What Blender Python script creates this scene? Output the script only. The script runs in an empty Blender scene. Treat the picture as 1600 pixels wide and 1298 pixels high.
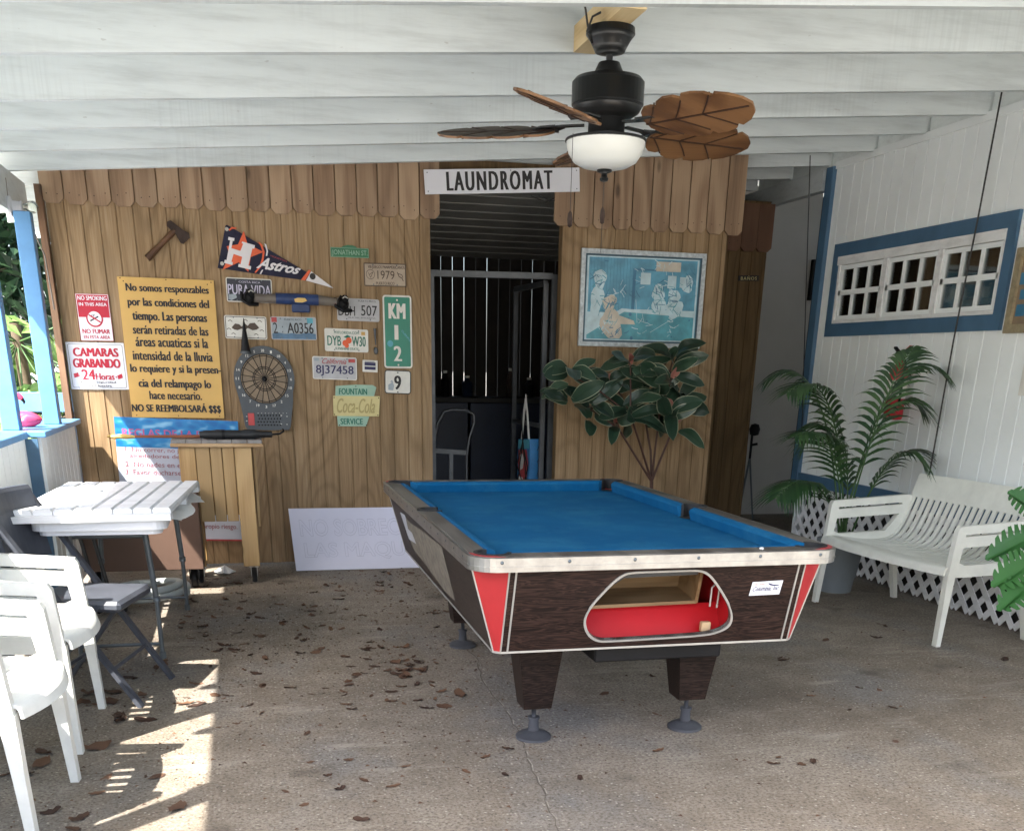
import bpy, math, random
import numpy as np
from mathutils import Vector, Matrix
from mathutils.geometry import tessellate_polygon
random.seed(7)
S = bpy.context.scene
COL = S.collection
PI = math.pi

# ------------------------------------------------------------------ camera
CF, CCX, CCY = 1604.998, 800.0, 1226.843        # focal length and principal point, in photo pixels (1600 wide)
PITCH, ROLL, YAW, CH = .389, .019, .246, 1.383
_r0 = Vector((math.cos(YAW), -math.sin(YAW), 0)); _f0 = Vector((math.sin(YAW), math.cos(YAW), 0)); _u0 = Vector((0, 0, 1))
CFW = _f0*math.cos(PITCH) - _u0*math.sin(PITCH); _up = _u0*math.cos(PITCH) + _f0*math.sin(PITCH)
CR = _r0*math.cos(ROLL) + _up*math.sin(ROLL); CU = _up*math.cos(ROLL) - _r0*math.sin(ROLL)
CAM = Vector((0, 0, CH))
cd = bpy.data.cameras.new("camera"); cam = bpy.data.objects.new("camera", cd); COL.objects.link(cam)
cam.matrix_world = Matrix(((CR.x, CU.x, -CFW.x, 0), (CR.y, CU.y, -CFW.y, 0), (CR.z, CU.z, -CFW.z, CH), (0, 0, 0, 1)))
cd.sensor_fit = 'HORIZONTAL'; cd.sensor_width = 36; cd.lens = CF/1600*36
cd.shift_y = (CCY-649)/1600; cd.clip_end = 500; cd.clip_start = .02
S.camera = cam

# ------------------------------------------------------------------ light
SUN_DIR = Vector((1, .85, -1.70)).normalized()     # direction the light travels
EXPOSURE = 2.3
w = bpy.data.worlds.new("World"); S.world = w; w.use_nodes = True
nt = w.node_tree; bg = nt.nodes['Background']
sky = nt.nodes.new('ShaderNodeTexSky'); sky.sky_type = 'NISHITA'; sky.sun_disc = False
sky.air_density = .9; sky.dust_density = 3.6; sky.ozone_density = .9
sky.sun_elevation = math.asin(-SUN_DIR.z)
sky.sun_rotation = math.atan2(-SUN_DIR.x, -SUN_DIR.y)
nt.links.new(sky.outputs[0], bg.inputs[0]); bg.inputs[1].default_value = .15
sl = bpy.data.lights.new("sun", 'SUN'); sl.energy = 4.0; sl.angle = math.radians(.5); sl.color = (1, .95, .87)
so = bpy.data.objects.new("sun", sl); COL.objects.link(so)
so.rotation_euler = SUN_DIR.to_track_quat('-Z', 'Y').to_euler()
S.view_settings.view_transform = 'Standard'; S.view_settings.look = 'None'
S.view_settings.exposure = EXPOSURE; S.view_settings.gamma = 1
S.cycles.max_bounces = 10; S.cycles.diffuse_bounces = 6; S.cycles.use_denoising = True

# ------------------------------------------------------------------ rays of the survey camera: pixel of the photo -> point on a real plane
def _ray(x, y): return CFW + CR*((x-CCX)/CF) - CU*((y-CCY)/CF)
def atY(x, y, Y): d = _ray(x, y); return CAM + d*(Y/d.y)
def atX(x, y, X): d = _ray(x, y); return CAM + d*(X/d.x)
def atZ(x, y, z): d = _ray(x, y); return CAM + d*((z-CH)/d.z)

# ------------------------------------------------------------------ materials
def lin(c):
    return tuple(((v/12.92) if v <= .04045 else ((v+.055)/1.055)**2.4) for v in c)
class NG:
    def __init__(s, name):
        s.m = bpy.data.materials.new(name); s.m.use_nodes = True
        s.t = s.m.node_tree; s.b = s.t.nodes['Principled BSDF']; s.n = s.t.nodes; s.L = s.t.links.new
        s.tc = s.n.new('ShaderNodeTexCoord')
    def co(s, scale=(1, 1, 1), src='Object'):
        mp = s.n.new('ShaderNodeMapping'); mp.inputs['Scale'].default_value = scale
        s.L(s.tc.outputs[src], mp.inputs[0]); return mp.outputs[0]
    def noise(s, vec, scale, detail=4, rough=.55, dist=0):
        n = s.n.new('ShaderNodeTexNoise'); n.inputs['Scale'].default_value = scale; n.inputs['Detail'].default_value = detail
        n.inputs['Roughness'].default_value = rough; n.inputs['Distortion'].default_value = dist
        s.L(vec, n.inputs['Vector']); return n.outputs['Fac']
    def math(s, op, a, b=None, c=None, clamp=False):
        n = s.n.new('ShaderNodeMath'); n.operation = op; n.use_clamp = clamp
        for i, v in enumerate((a, b, c)):
            if v is None: continue
            if isinstance(v, (int, float)): n.inputs[i].default_value = v
            else: s.L(v, n.inputs[i])
        return n.outputs[0]
    def ramp(s, fac, stops):
        n = s.n.new('ShaderNodeValToRGB'); e = n.color_ramp.elements
        while len(e) < len(stops): e.new(.5)
        for el, (p, c) in zip(e, stops): el.position = p; el.color = (*c, 1) if len(c) == 3 else c
        s.L(fac, n.inputs[0]); return n.outputs[0]
    def mix(s, fac, a, b, mode='MIX'):
        n = s.n.new('ShaderNodeMix'); n.data_type = 'RGBA'; n.blend_type = mode
        if isinstance(fac, (int, float)): n.inputs[0].default_value = fac
        else: s.L(fac, n.inputs[0])
        for k, v in ((6, a), (7, b)):
            if isinstance(v, tuple): n.inputs[k].default_value = (*v[:3], 1)
            else: s.L(v, n.inputs[k])
        return n.outputs[2]
    def attr(s, name='rnd'):
        n = s.n.new('ShaderNodeAttribute'); n.attribute_name = name; return n.outputs['Fac']
    def bump(s, h, strength=.3, dist=.01):
        n = s.n.new('ShaderNodeBump'); n.inputs['Strength'].default_value = strength; n.inputs['Distance'].default_value = dist
        s.L(h, n.inputs['Height']); s.L(n.outputs[0], s.b.inputs['Normal'])
    def col(s, c):
        if isinstance(c, tuple): s.b.inputs['Base Color'].default_value = (*c[:3], 1)
        else: s.L(c, s.b.inputs['Base Color'])
    def rough(s, r):
        if isinstance(r, (int, float)): s.b.inputs['Roughness'].default_value = r
        else: s.L(r, s.b.inputs['Roughness'])

def paint(name, c, rough=.5, var=.12, scale=6, bump=.05, metal=0, spec=.5, rnd=0):
    g = NG(name); n = g.noise(g.co(), scale, 5, .6)
    d = tuple(v*(1-var) for v in c); e = tuple(min(1, v*(1+var)) for v in c)
    cc = g.ramp(n, [(.3, d), (.7, e)])
    if rnd: cc = g.mix(g.math('MULTIPLY', g.attr(), rnd), cc, tuple(v*.45 for v in c))
    g.col(cc); g.rough(rough); g.b.inputs['Metallic'].default_value = metal
    g.b.inputs['Specular IOR Level'].default_value = spec
    if bump: g.bump(g.noise(g.co(), scale*8, 3), bump, .004)
    return g.m

def wood(name, dark, mid, light, axis='z', rings=18, fine=1.0, rough=.6, rnd=.5, knots=True, stain=.0):
    """plywood / board grain: contour lines of a stretched noise field plus fine fibre"""
    g = NG(name)
    st = {'z': (3.2, 3.2, .55), 'x': (.55, 3.2, 3.2), 'y': (3.2, .55, 3.2)}[axis]
    fb = {'z': (90, 90, 3), 'x': (3, 90, 90), 'y': (90, 3, 90)}[axis]
    av = g.attr()
    vec = g.n.new('ShaderNodeVectorMath'); vec.operation = 'ADD'; g.L(g.co(st), vec.inputs[0])
    cb = g.n.new('ShaderNodeCombineXYZ')
    for i in range(3): g.L(g.math('MULTIPLY', av, 37.0+i*11), cb.inputs[i])
    g.L(cb.outputs[0], vec.inputs[1])
    f = g.noise(vec.outputs[0], 1.0, 2, .5, .3)
    r = g.math('SINE', g.math('MULTIPLY', f, rings*6.28))
    r = g.math('MULTIPLY_ADD', r, .5, .5)
    fib = g.noise(g.co(fb), 1.0, 3, .6)
    big = g.noise(vec.outputs[0], .45, 3, .6)
    t = g.math('ADD', g.math('MULTIPLY', r, .34), g.math('MULTIPLY', fib, .36*fine))
    t = g.math('ADD', t, g.math('MULTIPLY', big, .55))
    c = g.ramp(t, [(.30, dark), (.55, mid), (.82, light)])
    c = g.mix(g.math('MULTIPLY', av, rnd), c, tuple(v*.5 for v in mid))
    if stain:
        sn = g.noise(g.co((1.1, 1.1, .45)), 1.6, 5, .65)
        c = g.mix(g.ramp(sn, [(.48, (0, 0, 0)), (.72, (stain, stain, stain))]), c, tuple(v*.42 for v in dark))
    if knots:
        v = g.n.new('ShaderNodeTexVoronoi'); v.inputs['Scale'].default_value = 1.0
        kv = {'z': (5.5, 5.5, 2.2), 'x': (2.2, 5.5, 5.5), 'y': (5.5, 2.2, 5.5)}[axis]
        g.L(g.co(kv), v.inputs['Vector'])
        k = g.ramp(v.outputs['Distance'], [(.05, (1, 1, 1)), (.12, (0, 0, 0))])
        c = g.mix(g.math('MULTIPLY', k, .75), c, tuple(x*.3 for x in dark))
    g.col(c); g.rough(rough); g.bump(g.math('ADD', fib, g.math('MULTIPLY', r, .4)), .25, .003)
    return g.m

def plywood(name, dark, mid, light, freq=26, line=.5):
    """rotary-cut plywood: thin cathedral lines over soft fibre, with broad weathering"""
    g = NG(name)
    f = g.noise(g.co((1.5, 1.5, .42)), 1.0, 1.5, .4, .25)
    s_ = g.math('SINE', g.math('MULTIPLY', f, freq*6.28))
    ln = g.math('POWER', g.math('MULTIPLY_ADD', s_, .5, .5), 3.0)
    fib = g.noise(g.co((150, 150, 4)), 1.0, 4, .65)
    fib2 = g.noise(g.co((45, 45, 1.2)), 1.0, 3, .6)
    big = g.noise(g.co((.9, .9, .5)), 1.3, 4, .6)
    t = g.math('ADD', g.math('MULTIPLY', fib, .38), g.math('MULTIPLY', fib2, .34)); t = g.math('ADD', t, g.math('MULTIPLY', big, .42))
    c = g.ramp(t, [(.40, dark), (.57, mid), (.74, light)])
    c = g.mix(g.math('MULTIPLY', ln, line), c, tuple(v*.72 for v in dark))
    sn = g.noise(g.co((2.2, 2.2, .35)), 1.5, 5, .65)
    c = g.mix(g.math('MULTIPLY', g.ramp(sn, [(.5, (0, 0, 0)), (.75, (1, 1, 1))]), .6), c, tuple(v*.55 for v in dark))
    g.col(c); g.rough(.7); g.b.inputs['Specular IOR Level'].default_value = .25; g.bump(g.math('ADD', fib, fib2), .25, .002)
    return g.m
def laminate(name, dark, mid, light, ax):
    """printed walnut laminate: fine wavy pores along one axis"""
    g = NG(name); st = {'x': (3.0, 20, 44), 'y': (20, 3.0, 44)}[ax]; fi = {'x': (14, 260, 260), 'y': (260, 14, 260)}[ax]
    f = g.noise(g.co(st), 1.0, 4, .55, 1.1)
    s_ = g.math('MULTIPLY_ADD', g.math('SINE', g.math('MULTIPLY', f, 62.0)), .5, .5)
    fib = g.noise(g.co(fi), 1.0, 3, .6); big = g.noise(g.co(st), .35, 3, .6)
    t = g.math('ADD', g.math('MULTIPLY', s_, .42), g.math('MULTIPLY', fib, .5)); t = g.math('ADD', t, g.math('MULTIPLY', big, .3))
    g.col(g.ramp(t, [(.32, dark), (.60, mid), (.92, light)])); g.rough(.45); g.b.inputs['Specular IOR Level'].default_value = .22
    return g.m
M = {}
M['siding'] = wood('plywood_siding', (.17, .09, .038), (.29, .17, .078), (.39, .25, .13), 'z', 11, .9, .62, .0, False, .45)
M['siding_dark'] = wood('dark_brown_siding', (.085, .05, .022), (.15, .092, .042), (.21, .135, .065), 'z', 9, 1.0, .6, .0, True, .4)
M['siding'] = plywood('plywood_siding', (.18, .114, .056), (.305, .206, .114), (.415, .30, .182), 34, .34)
M['siding_dark'] = plywood('dark_brown_siding', (.085, .052, .023), (.14, .09, .042), (.19, .125, .062), 20, .4)  # darker copy of the siding colours
M['fascia'] = wood('cedar_fascia', (.16, .096, .054), (.30, .192, .116), (.43, .30, .19), 'z', 6, 1.1, .65, .34)
M['fascia_dark'] = wood('red_brown_fascia', (.09, .042, .02), (.16, .075, .038), (.22, .11, .06), 'z', 6, 1.1, .65, .5)  # darker, redder copy of the cedar fascia
M['cart_wood'] = wood('cart_boards', (.20, .11, .035), (.40, .245, .095), (.55, .37, .17), 'z', 5, 1.1, .5, .6)
M['lumber'] = wood('raw_lumber', (.40, .27, .12), (.58, .43, .22), (.68, .54, .31), 'y', 7, 1.0, .65, .2, False)
M['old_wood'] = wood('weathered_post', (.09, .05, .03), (.2, .11, .06), (.32, .2, .12), 'z', 6, 1.0, .7, .4)
M['walnut'] = wood('walnut_laminate', (.008, .004, .0035), (.022, .011, .009), (.05, .027, .021), 'x', 9, 1.3, .38, .0, False)
M['walnut_side'] = wood('walnut_laminate_side', (.012, .008, .0065), (.03, .02, .017), (.055, .04, .034), 'y', 9, 1.3, .33, .0, False)
M['walnut_leg'] = wood('walnut_laminate_leg', (.009, .005, .004), (.022, .012, .0095), (.042, .026, .02), 'x', 8, 1.3, .4, .0, False)
M['walnut'] = laminate('walnut_laminate', (.0045, .0027, .0023), (.017, .0085, .0068), (.048, .026, .020), 'x')
M['walnut_side'] = laminate('walnut_laminate_side', (.009, .007, .006), (.028, .02, .0165), (.065, .048, .040), 'y')
M['walnut_leg'] = laminate('walnut_laminate_leg', (.0045, .003, .0025), (.016, .009, .0075), (.042, .026, .020), 'x')
M['rail'] = wood('rail_laminate', (.035, .03, .026), (.075, .066, .058), (.14, .125, .11), 'y', 6, 1.4, .42, .0, False)
M['blade'] = wood('carved_fan_blade', (.05, .022, .008), (.125, .056, .02), (.21, .105, .042), 'x', 6, .9, .5, .1, False)
M['blade_top'] = wood('dusty_blade_top', (.05, .04, .03), (.09, .075, .06), (.15, .125, .10), 'x', 5, .9, .8, .1, False)
M['axe_wood'] = wood('axe_handle', (.05, .022, .01), (.1, .045, .02), (.16, .08, .04), 'x', 5, 1, .6, .2, False)
M['tray_wood_shaded'] = wood('shaded_tray_board', (.13, .07, .028), (.22, .13, .055), (.3, .19, .09), 'x', 7, 1, .6, .2, False)  # tan wood darkened in colour for the shade inside the opening
M['tan_wood'] = wood('plain_pine', (.3, .18, .08), (.42, .27, .13), (.52, .36, .2), 'x', 7, 1, .6, .2, False)

def white_boards(name, base, rough, drip):
    g = NG(name)
    n = g.noise(g.co((.9, 3, 9)), 2.2, 6, .65)
    c = g.ramp(n, [(.3, tuple(v*.80 for v in base)), (.52, base), (.75, tuple(min(1, v*1.08) for v in base))])
    m = g.noise(g.co((1, 1, 1)), 1.1, 4, .6)
    wv = g.noise(g.co((60, 2, .8)), 1.0, 2)
    mk = g.math('MULTIPLY', g.ramp(m, [(.52, (0, 0, 0)), (.62, (1, 1, 1))]), g.ramp(wv, [(.45, (0, 0, 0)), (.6, (1, 1, 1))]))
    c = g.mix(g.math('MULTIPLY', mk, drip*.6), c, tuple(v*.7 for v in base))
    sp = g.noise(g.co((2, 6, 6)), 9, 2)
    c = g.mix(g.math('MULTIPLY', g.ramp(sp, [(.74, (0, 0, 0)), (.78, (1, 1, 1))]), .35), c, (.25, .24, .22))
    g.col(c); g.rough(rough)
    g.bump(g.math('ADD', g.noise(g.co((3, 20, 40)), 3, 4), g.math('MULTIPLY', wv, .4)), .22, .004)
    return g.m
M['beam_white'] = white_boards('white_painted_beam', (.60, .65, .66), .5, .35)
M['wall_white'] = paint('white_painted_siding', (.775, .815, .815), .5, .05, 2.2, .06)
M['deck_white'] = white_boards('pale_roof_boards', (.70, .75, .74), .55, .2)
M['fence_white'] = white_boards('white_fence_boards', (.72, .73, .73), .5, .25)
M['room_ceil'] = paint('grey_room_ceiling', (.30, .30, .28), .7, .1)
M['blue_trim'] = paint('slate_blue_trim', (.055, .125, .21), .45, .15, 5, .08)
M['blue_post'] = paint('sky_blue_paint', (.10, .255, .47), .45, .13, 7, .1)
M['shadow_grey_wall'] = paint('shadow_grey_plaster', (.60, .59, .56), .7, .06, 2, .05)  # white wall, greyed in its colour for the shadow it stands in
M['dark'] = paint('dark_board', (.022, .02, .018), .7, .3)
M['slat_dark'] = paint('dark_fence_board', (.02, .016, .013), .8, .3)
M['black'] = paint('black_plastic', (.010, .010, .011), .5, .2, 6, .05, 0, .2)
M['black_metal'] = paint('black_metal', (.022, .023, .024), .35, .15, 8, .03, .2)
M['grey_metal'] = paint('grey_painted_metal', (.13, .15, .165), .38, .2, 9, .04, .55)
M['gate_metal'] = paint('galvanised_pipe', (.085, .09, .097), .42, .2, 9, .04, .6)
M['steel'] = paint('brushed_aluminium', (.36, .35, .33), .32, .22, 14, .06, .9)
M['trim_steel'] = paint('aluminium_trim', (.40, .39, .36), .35, .1, 14, .03, .35)
M['foot'] = paint('grey_foot', (.065, .068, .078), .5, .2, 9, .06, .2)
M['resin'] = paint('white_resin', (.76, .765, .725), .42, .09, 9, .05)
M['resin_bench'] = paint('offwhite_resin', (.69, .70, .64), .42, .09, 8, .05)
M['table_top'] = paint('white_moulded_plastic', (.74, .75, .77), .45, .05, 5, .04)
M['panel_white'] = white_boards('white_shutter', (.70, .72, .74), .45, .2)
M['red'] = paint('red_laminate', (.40, .024, .028), .38, .14, 5, .03)
M['red_deep'] = paint('red_paint_inside', (.42, .008, .012), .42, .1, 5, .03)
M['cup'] = paint('black_rubber', (.012, .012, .013), .6, .2)
M['sign_white'] = paint('white_sheet', (.74, .75, .80), .4, .04, 3, .02)
M['board_white'] = paint('white_foam_board', (.66, .67, .80), .5, .04, 3, .02)
M['sign_yellow'] = paint('golden_board', (.60, .37, .105), .5, .1, 3, .04)
M['ink'] = paint('black_lettering', (.012, .011, .012), .5, .1, 9, 0)
M['faint'] = paint('pencil_line', (.50, .51, .63), .6, .1, 9, 0)
M['sign_red'] = paint('red_lettering', (.46, .012, .035), .45, .08, 9, 0)
M['navy'] = paint('navy_felt', (.012, .012, .035), .8, .2, 9, .1)
M['orange'] = paint('orange_felt', (.72, .13, .055), .8, .1, 9, .1)
M['felt_white'] = paint('white_felt', (.72, .70, .72), .8, .05, 9, .1)
M['green_sign'] = paint('green_reflective', (.0, .19, .12), .35, .1, 4, .02)
M['green_dull'] = paint('dull_green_sign', (.035, .17, .08), .5, .15, 9, .05)
M['pale_green'] = paint('pale_green_enamel', (.30, .47, .36), .45, .12, 9, .05)
M['cream'] = paint('cream_enamel', (.60, .52, .24), .45, .1, 9, .05)
M['cream_dark'] = paint('cream_relief', (.40, .33, .13), .5, .1, 9, .0)
M['bronze'] = paint('tan_metal_plate', (.40, .32, .24), .45, .15, 9, .08)
M['bronze_dark'] = paint('dark_brown_lettering', (.07, .045, .03), .5, .1, 9, 0)
M['plate_silver'] = paint('silver_plate', (.42, .42, .44), .4, .14, 9, .05)
M['plate_white'] = paint('white_plate', (.66, .65, .60), .4, .1, 12, .04)
M['plate_blue'] = paint('grey_blue_plate', (.30, .35, .39), .4, .18, 12, .04)
M['plate_sea'] = paint('deep_blue_band', (.06, .14, .24), .4, .3, 14, .04)
M['plate_dark'] = paint('dark_blue_plate', (.011, .015, .032), .4, .5, 14, .05)
M['letter_pale'] = paint('pale_lilac_lettering', (.55, .53, .68), .5, .05, 9, 0)
M['green_ink'] = paint('green_lettering', (.01, .15, .10), .5, .1, 9, 0)
M['blue_ink'] = paint('navy_lettering', (.02, .02, .09), .5, .1, 9, 0)
M['rust'] = paint('rusty_steel', (.045, .028, .022), .7, .4, 20, .2, .3)
M['grey_plastic'] = paint('slate_plastic', (.06, .07, .08), .5, .12, 9, .05)
M['dart_tan'] = paint('tan_dart_segment', (.225, .165, .105), .6, .12, 18, .06)
M['dart_dark'] = paint('brown_dart_segment', (.185, .138, .09), .6, .12, 18, .06)
M['blue_tape'] = paint('blue_wrap', (.02, .045, .14), .5, .25, 12, .1)
M['grey_tube'] = paint('taupe_tube', (.16, .14, .12), .55, .2, 12, .08)
M['paper'] = paint('white_paper', (.75, .75, .73), .7, .06, 12, .06)
M['cardboard'] = paint('brown_board', (.105, .06, .042), .65, .1, 4, .04)
M['hose'] = paint('grey_hose', (.42, .45, .44), .45, .1, 8, .03)
M['char'] = paint('charcoal_vinyl', (.06, .066, .082), .42, .22, 12, .1)
M['tile'] = paint('grey_tile', (.2, .19, .18), .45, .35, 18, .04)
M['umbrella'] = paint('black_nylon', (.012, .013, .015), .5, .3, 12, .1)
M['cue'] = paint('brown_cue', (.22, .07, .03), .35, .2, 9, .02)
M['cue_tip'] = paint('yellow_wood', (.6, .4, .12), .5, .2, 9, .05)
M['pink'] = paint('pink_vinyl', (.75, .06, .14), .4, .06, 6, .02)
M['pot'] = paint('grey_pot', (.17, .19, .205), .5, .1, 6, .05)
M['pot_dark'] = paint('dark_pot', (.03, .03, .032), .5, .1, 6, .05)
M['stem'] = paint('brown_stem', (.06, .025, .017), .6, .2, 14, .1)
M['extinguisher'] = paint('red_enamel', (.42, .006, .02), .3, .06, 6, .01)
M['wire'] = paint('black_cord', (.01, .01, .01), .5, .1)
M['gold_frame'] = paint('silver_gilt_frame', (.36, .30, .19), .45, .3, 22, .25, .4)
M['silver_frame'] = paint('silver_frame', (.46, .50, .52), .38, .3, 40, .4, .4)
M['frame_in'] = paint('dark_blue_liner', (.04, .09, .13), .5, .1)
M['art_bg'] = paint('blue_print', (.10, .32, .46), .35, .35, 7, .0)
M['art_dark'] = paint('dark_blue_print', (.04, .17, .29), .35, .3, 9, 0)
M['art_mid'] = paint('teal_print', (.08, .33, .41), .35, .3, 9, 0)
M['art_pale'] = paint('pale_blue_print', (.50, .66, .72), .35, .2, 9, 0)
M['art_cream'] = paint('cream_print', (.55, .50, .42), .35, .2, 9, 0)
M['bag_blue'] = paint('blue_bag', (.03, .16, .36), .5, .3, 8, .1)
M['bag_red'] = paint('red_print', (.40, .05, .05), .5, .3, 14, .05)
M['bag_teal'] = paint('teal_print_bag', (.08, .33, .42), .5, .2, 14, .05)
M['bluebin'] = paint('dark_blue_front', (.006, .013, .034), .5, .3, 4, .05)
M['leaf_dry'] = None

def glass(name, tint, rough, transp):
    g = NG(name); t = g.n.new('ShaderNodeBsdfTransparent'); t.inputs[0].default_value = (*tint, 1)
    gl = g.n.new('ShaderNodeBsdfGlossy'); gl.inputs['Roughness'].default_value = rough
    fr = g.n.new('ShaderNodeLayerWeight'); fr.inputs['Blend'].default_value = .35
    mx = g.n.new('ShaderNodeMixShader'); g.L(g.math('MULTIPLY_ADD', fr.outputs['Fresnel'], .8, transp), mx.inputs[0])
    g.L(t.outputs[0], mx.inputs[1]); g.L(gl.outputs[0], mx.inputs[2])
    g.L(mx.outputs[0], g.n['Material Output'].inputs[0]); return g.m
M['pane'] = glass('window_glass', (.75, .78, .78), .03, .03)
M['bulb'] = glass('clear_bulb_glass', (.93, .95, .9), .03, .08)
def opal():
    g = NG('opal_glass'); g.col((.68, .70, .67)); g.rough(.28)
    g.b.inputs['Subsurface Weight'].default_value = .3; g.b.inputs['Subsurface Radius'].default_value = (.05, .05, .05)
    return g.m
M['opal'] = opal()

def felt():
    g = NG('blue_cloth'); n = g.noise(g.co(), 2.5, 5, .6); f = g.noise(g.co(), 500, 2)
    c = g.ramp(n, [(.3, (.003, .09, .225)), (.7, (.007, .118, .275))])
    ch = g.noise(g.co((1, 1, 1)), 4.5, 6, .7)
    c = g.mix(g.math('MULTIPLY', g.ramp(ch, [(.47, (0, 0, 0)), (.72, (1, 1, 1))]), .55), c, (.035, .18, .31))
    sp = g.noise(g.co(), 30, 2)
    c = g.mix(g.math('MULTIPLY', g.ramp(sp, [(.70, (0, 0, 0)), (.76, (1, 1, 1))]), .35), c, (.004, .06, .14))
    g.col(c); g.rough(.85); g.bump(f, .2, .001)
    g.b.inputs['Specular IOR Level'].default_value = .12
    return g.m
M['felt'] = felt()

def concrete():
    g = NG('exposed_aggregate_concrete')
    big = g.noise(g.co(), .9, 6, .62, .6); mid = g.noise(g.co(), 5, 5, .65)
    fine = g.noise(g.co(), 75, 4, .75)
    t = g.math('ADD', g.math('MULTIPLY', big, .55), g.math('MULTIPLY', mid, .45))
    c = g.ramp(t, [(.33, (.155, .125, .093)), (.5, (.245, .206, .161)), (.66, (.33, .288, .234))])
    blue = g.noise(g.co((1, .6, 1)), 1.3, 5, .6)
    c = g.mix(g.math('MULTIPLY', g.ramp(blue, [(.5, (0, 0, 0)), (.64, (1, 1, 1))]), .6), c, (.20, .205, .205))
    v = g.n.new('ShaderNodeTexVoronoi'); v.inputs['Scale'].default_value = 72; v.inputs['Randomness'].default_value = 1
    g.L(g.co(), v.inputs['Vector'])
    peb = g.n.new('ShaderNodeSeparateColor'); g.L(v.outputs['Color'], peb.inputs[0])
    near = g.ramp(v.outputs['Distance'], [(.18, (1, 1, 1)), (.42, (0, 0, 0))])
    lightp = g.math('MULTIPLY', near, g.ramp(peb.outputs[0], [(.72, (0, 0, 0)), (.80, (1, 1, 1))]))
    darkp = g.math('MULTIPLY', near, g.ramp(peb.outputs[1], [(.68, (0, 0, 0)), (.78, (1, 1, 1))]))
    c = g.mix(g.math('MULTIPLY', lightp, .8), c, (.50, .46, .39))
    c = g.mix(g.math('MULTIPLY', darkp, .75), c, (.05, .038, .03))
    c = g.mix(g.ramp(fine, [(.36, (.75, .75, .75)), (.56, (0, 0, 0))]), c, (.075, .058, .043))
    st = g.noise(g.co(), 2.2, 3, .5)
    c = g.mix(g.math('MULTIPLY', g.ramp(st, [(.64, (0, 0, 0)), (.72, (1, 1, 1))]), .6), c, (.07, .055, .042))
    wh = g.noise(g.co((.5, 2.2, 1)), 2.6, 6, .7)
    c = g.mix(g.math('MULTIPLY', g.ramp(wh, [(.57, (0, 0, 0)), (.70, (1, 1, 1))]), .5), c, (.42, .385, .32))
    g.col(c); g.rough(.88)
    g.bump(g.math('ADD', fine, g.math('MULTIPLY', near, .8)), .5, .004)
    return g.m
M['concrete'] = concrete()
def ground():
    g = NG('pale_sunlit_ground'); n = g.noise(g.co(), .5, 6, .6)
    g.col(g.ramp(n, [(.35, (.31, .29, .25)), (.65, (.46, .44, .40))])); g.rough(.9); return g.m
M['ground'] = ground()
def leafmat(name, a, b, rough=.5, trans=.25):
    g = NG(name); r = g.attr()
    c = g.ramp(g.math('ADD', g.math('MULTIPLY', r, .8), g.math('MULTIPLY', g.noise(g.co(), 18, 3), .2)), [(.1, a), (.9, b)])
    g.col(c); g.rough(rough)
    tr = g.n.new('ShaderNodeBsdfTranslucent'); g.L(c, tr.inputs[0])
    mx = g.n.new('ShaderNodeMixShader'); mx.inputs[0].default_value = trans
    g.L(g.b.outputs[0], mx.inputs[1]); g.L(tr.outputs[0], mx.inputs[2]); g.L(mx.outputs[0], g.n['Material Output'].inputs[0])
    return g.m
M['leaf_dry'] = leafmat('dry_leaf', (.045, .022, .014), (.15, .078, .043), .75, .1)
M['leaf_rubber'] = leafmat('dark_variegated_leaf', (.014, .035, .022), (.035, .075, .045), .32, .08)
M['leaf_edge'] = leafmat('cream_leaf_margin', (.22, .25, .16), (.40, .41, .29), .4, .1)
M['leaf_pink'] = leafmat('pink_leaf_blush', (.35, .12, .10), (.45, .2, .16), .4, .1)
M['leaf_palm'] = leafmat('palm_leaflet', (.015, .05, .02), (.055, .12, .04), .4, .2)
M['leaf_monstera'] = leafmat('bright_green_leaf', (.03, .12, .03), (.06, .2, .05), .35, .25)
M['leaf_tree'] = leafmat('tree_leaf', (.014, .04, .018), (.05, .11, .045), .5, .25)
M['leaf_papaya'] = leafmat('papaya_leaf', (.12, .26, .06), (.30, .46, .15), .5, .35)
M['leaf_banana'] = leafmat('banana_leaf', (.2, .3, .04), (.42, .48, .1), .5, .4)
M['bark'] = paint('bark', (.12, .09, .06), .85, .3, 12, .3)
M['green_stalk'] = paint('green_stalk', (.05, .11, .035), .5, .2, 10, .05)
def pool_print():
    g = NG('pool_water_print'); v = g.n.new('ShaderNodeTexVoronoi'); v.feature = 'SMOOTH_F1'; v.inputs['Scale'].default_value = 17
    g.L(g.co((1, 1, 2)), v.inputs['Vector'])
    g.col(g.ramp(v.outputs['Distance'], [(.2, (.01, .14, .40)), (.55, (.02, .22, .50)), (.75, (.25, .52, .72))])); g.rough(.35); return g.m
M['pool'] = pool_print()
M['pool_pale'] = paint('pale_blue_print_sheet', (.52, .56, .66), .4, .08, 3, 0)

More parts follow.
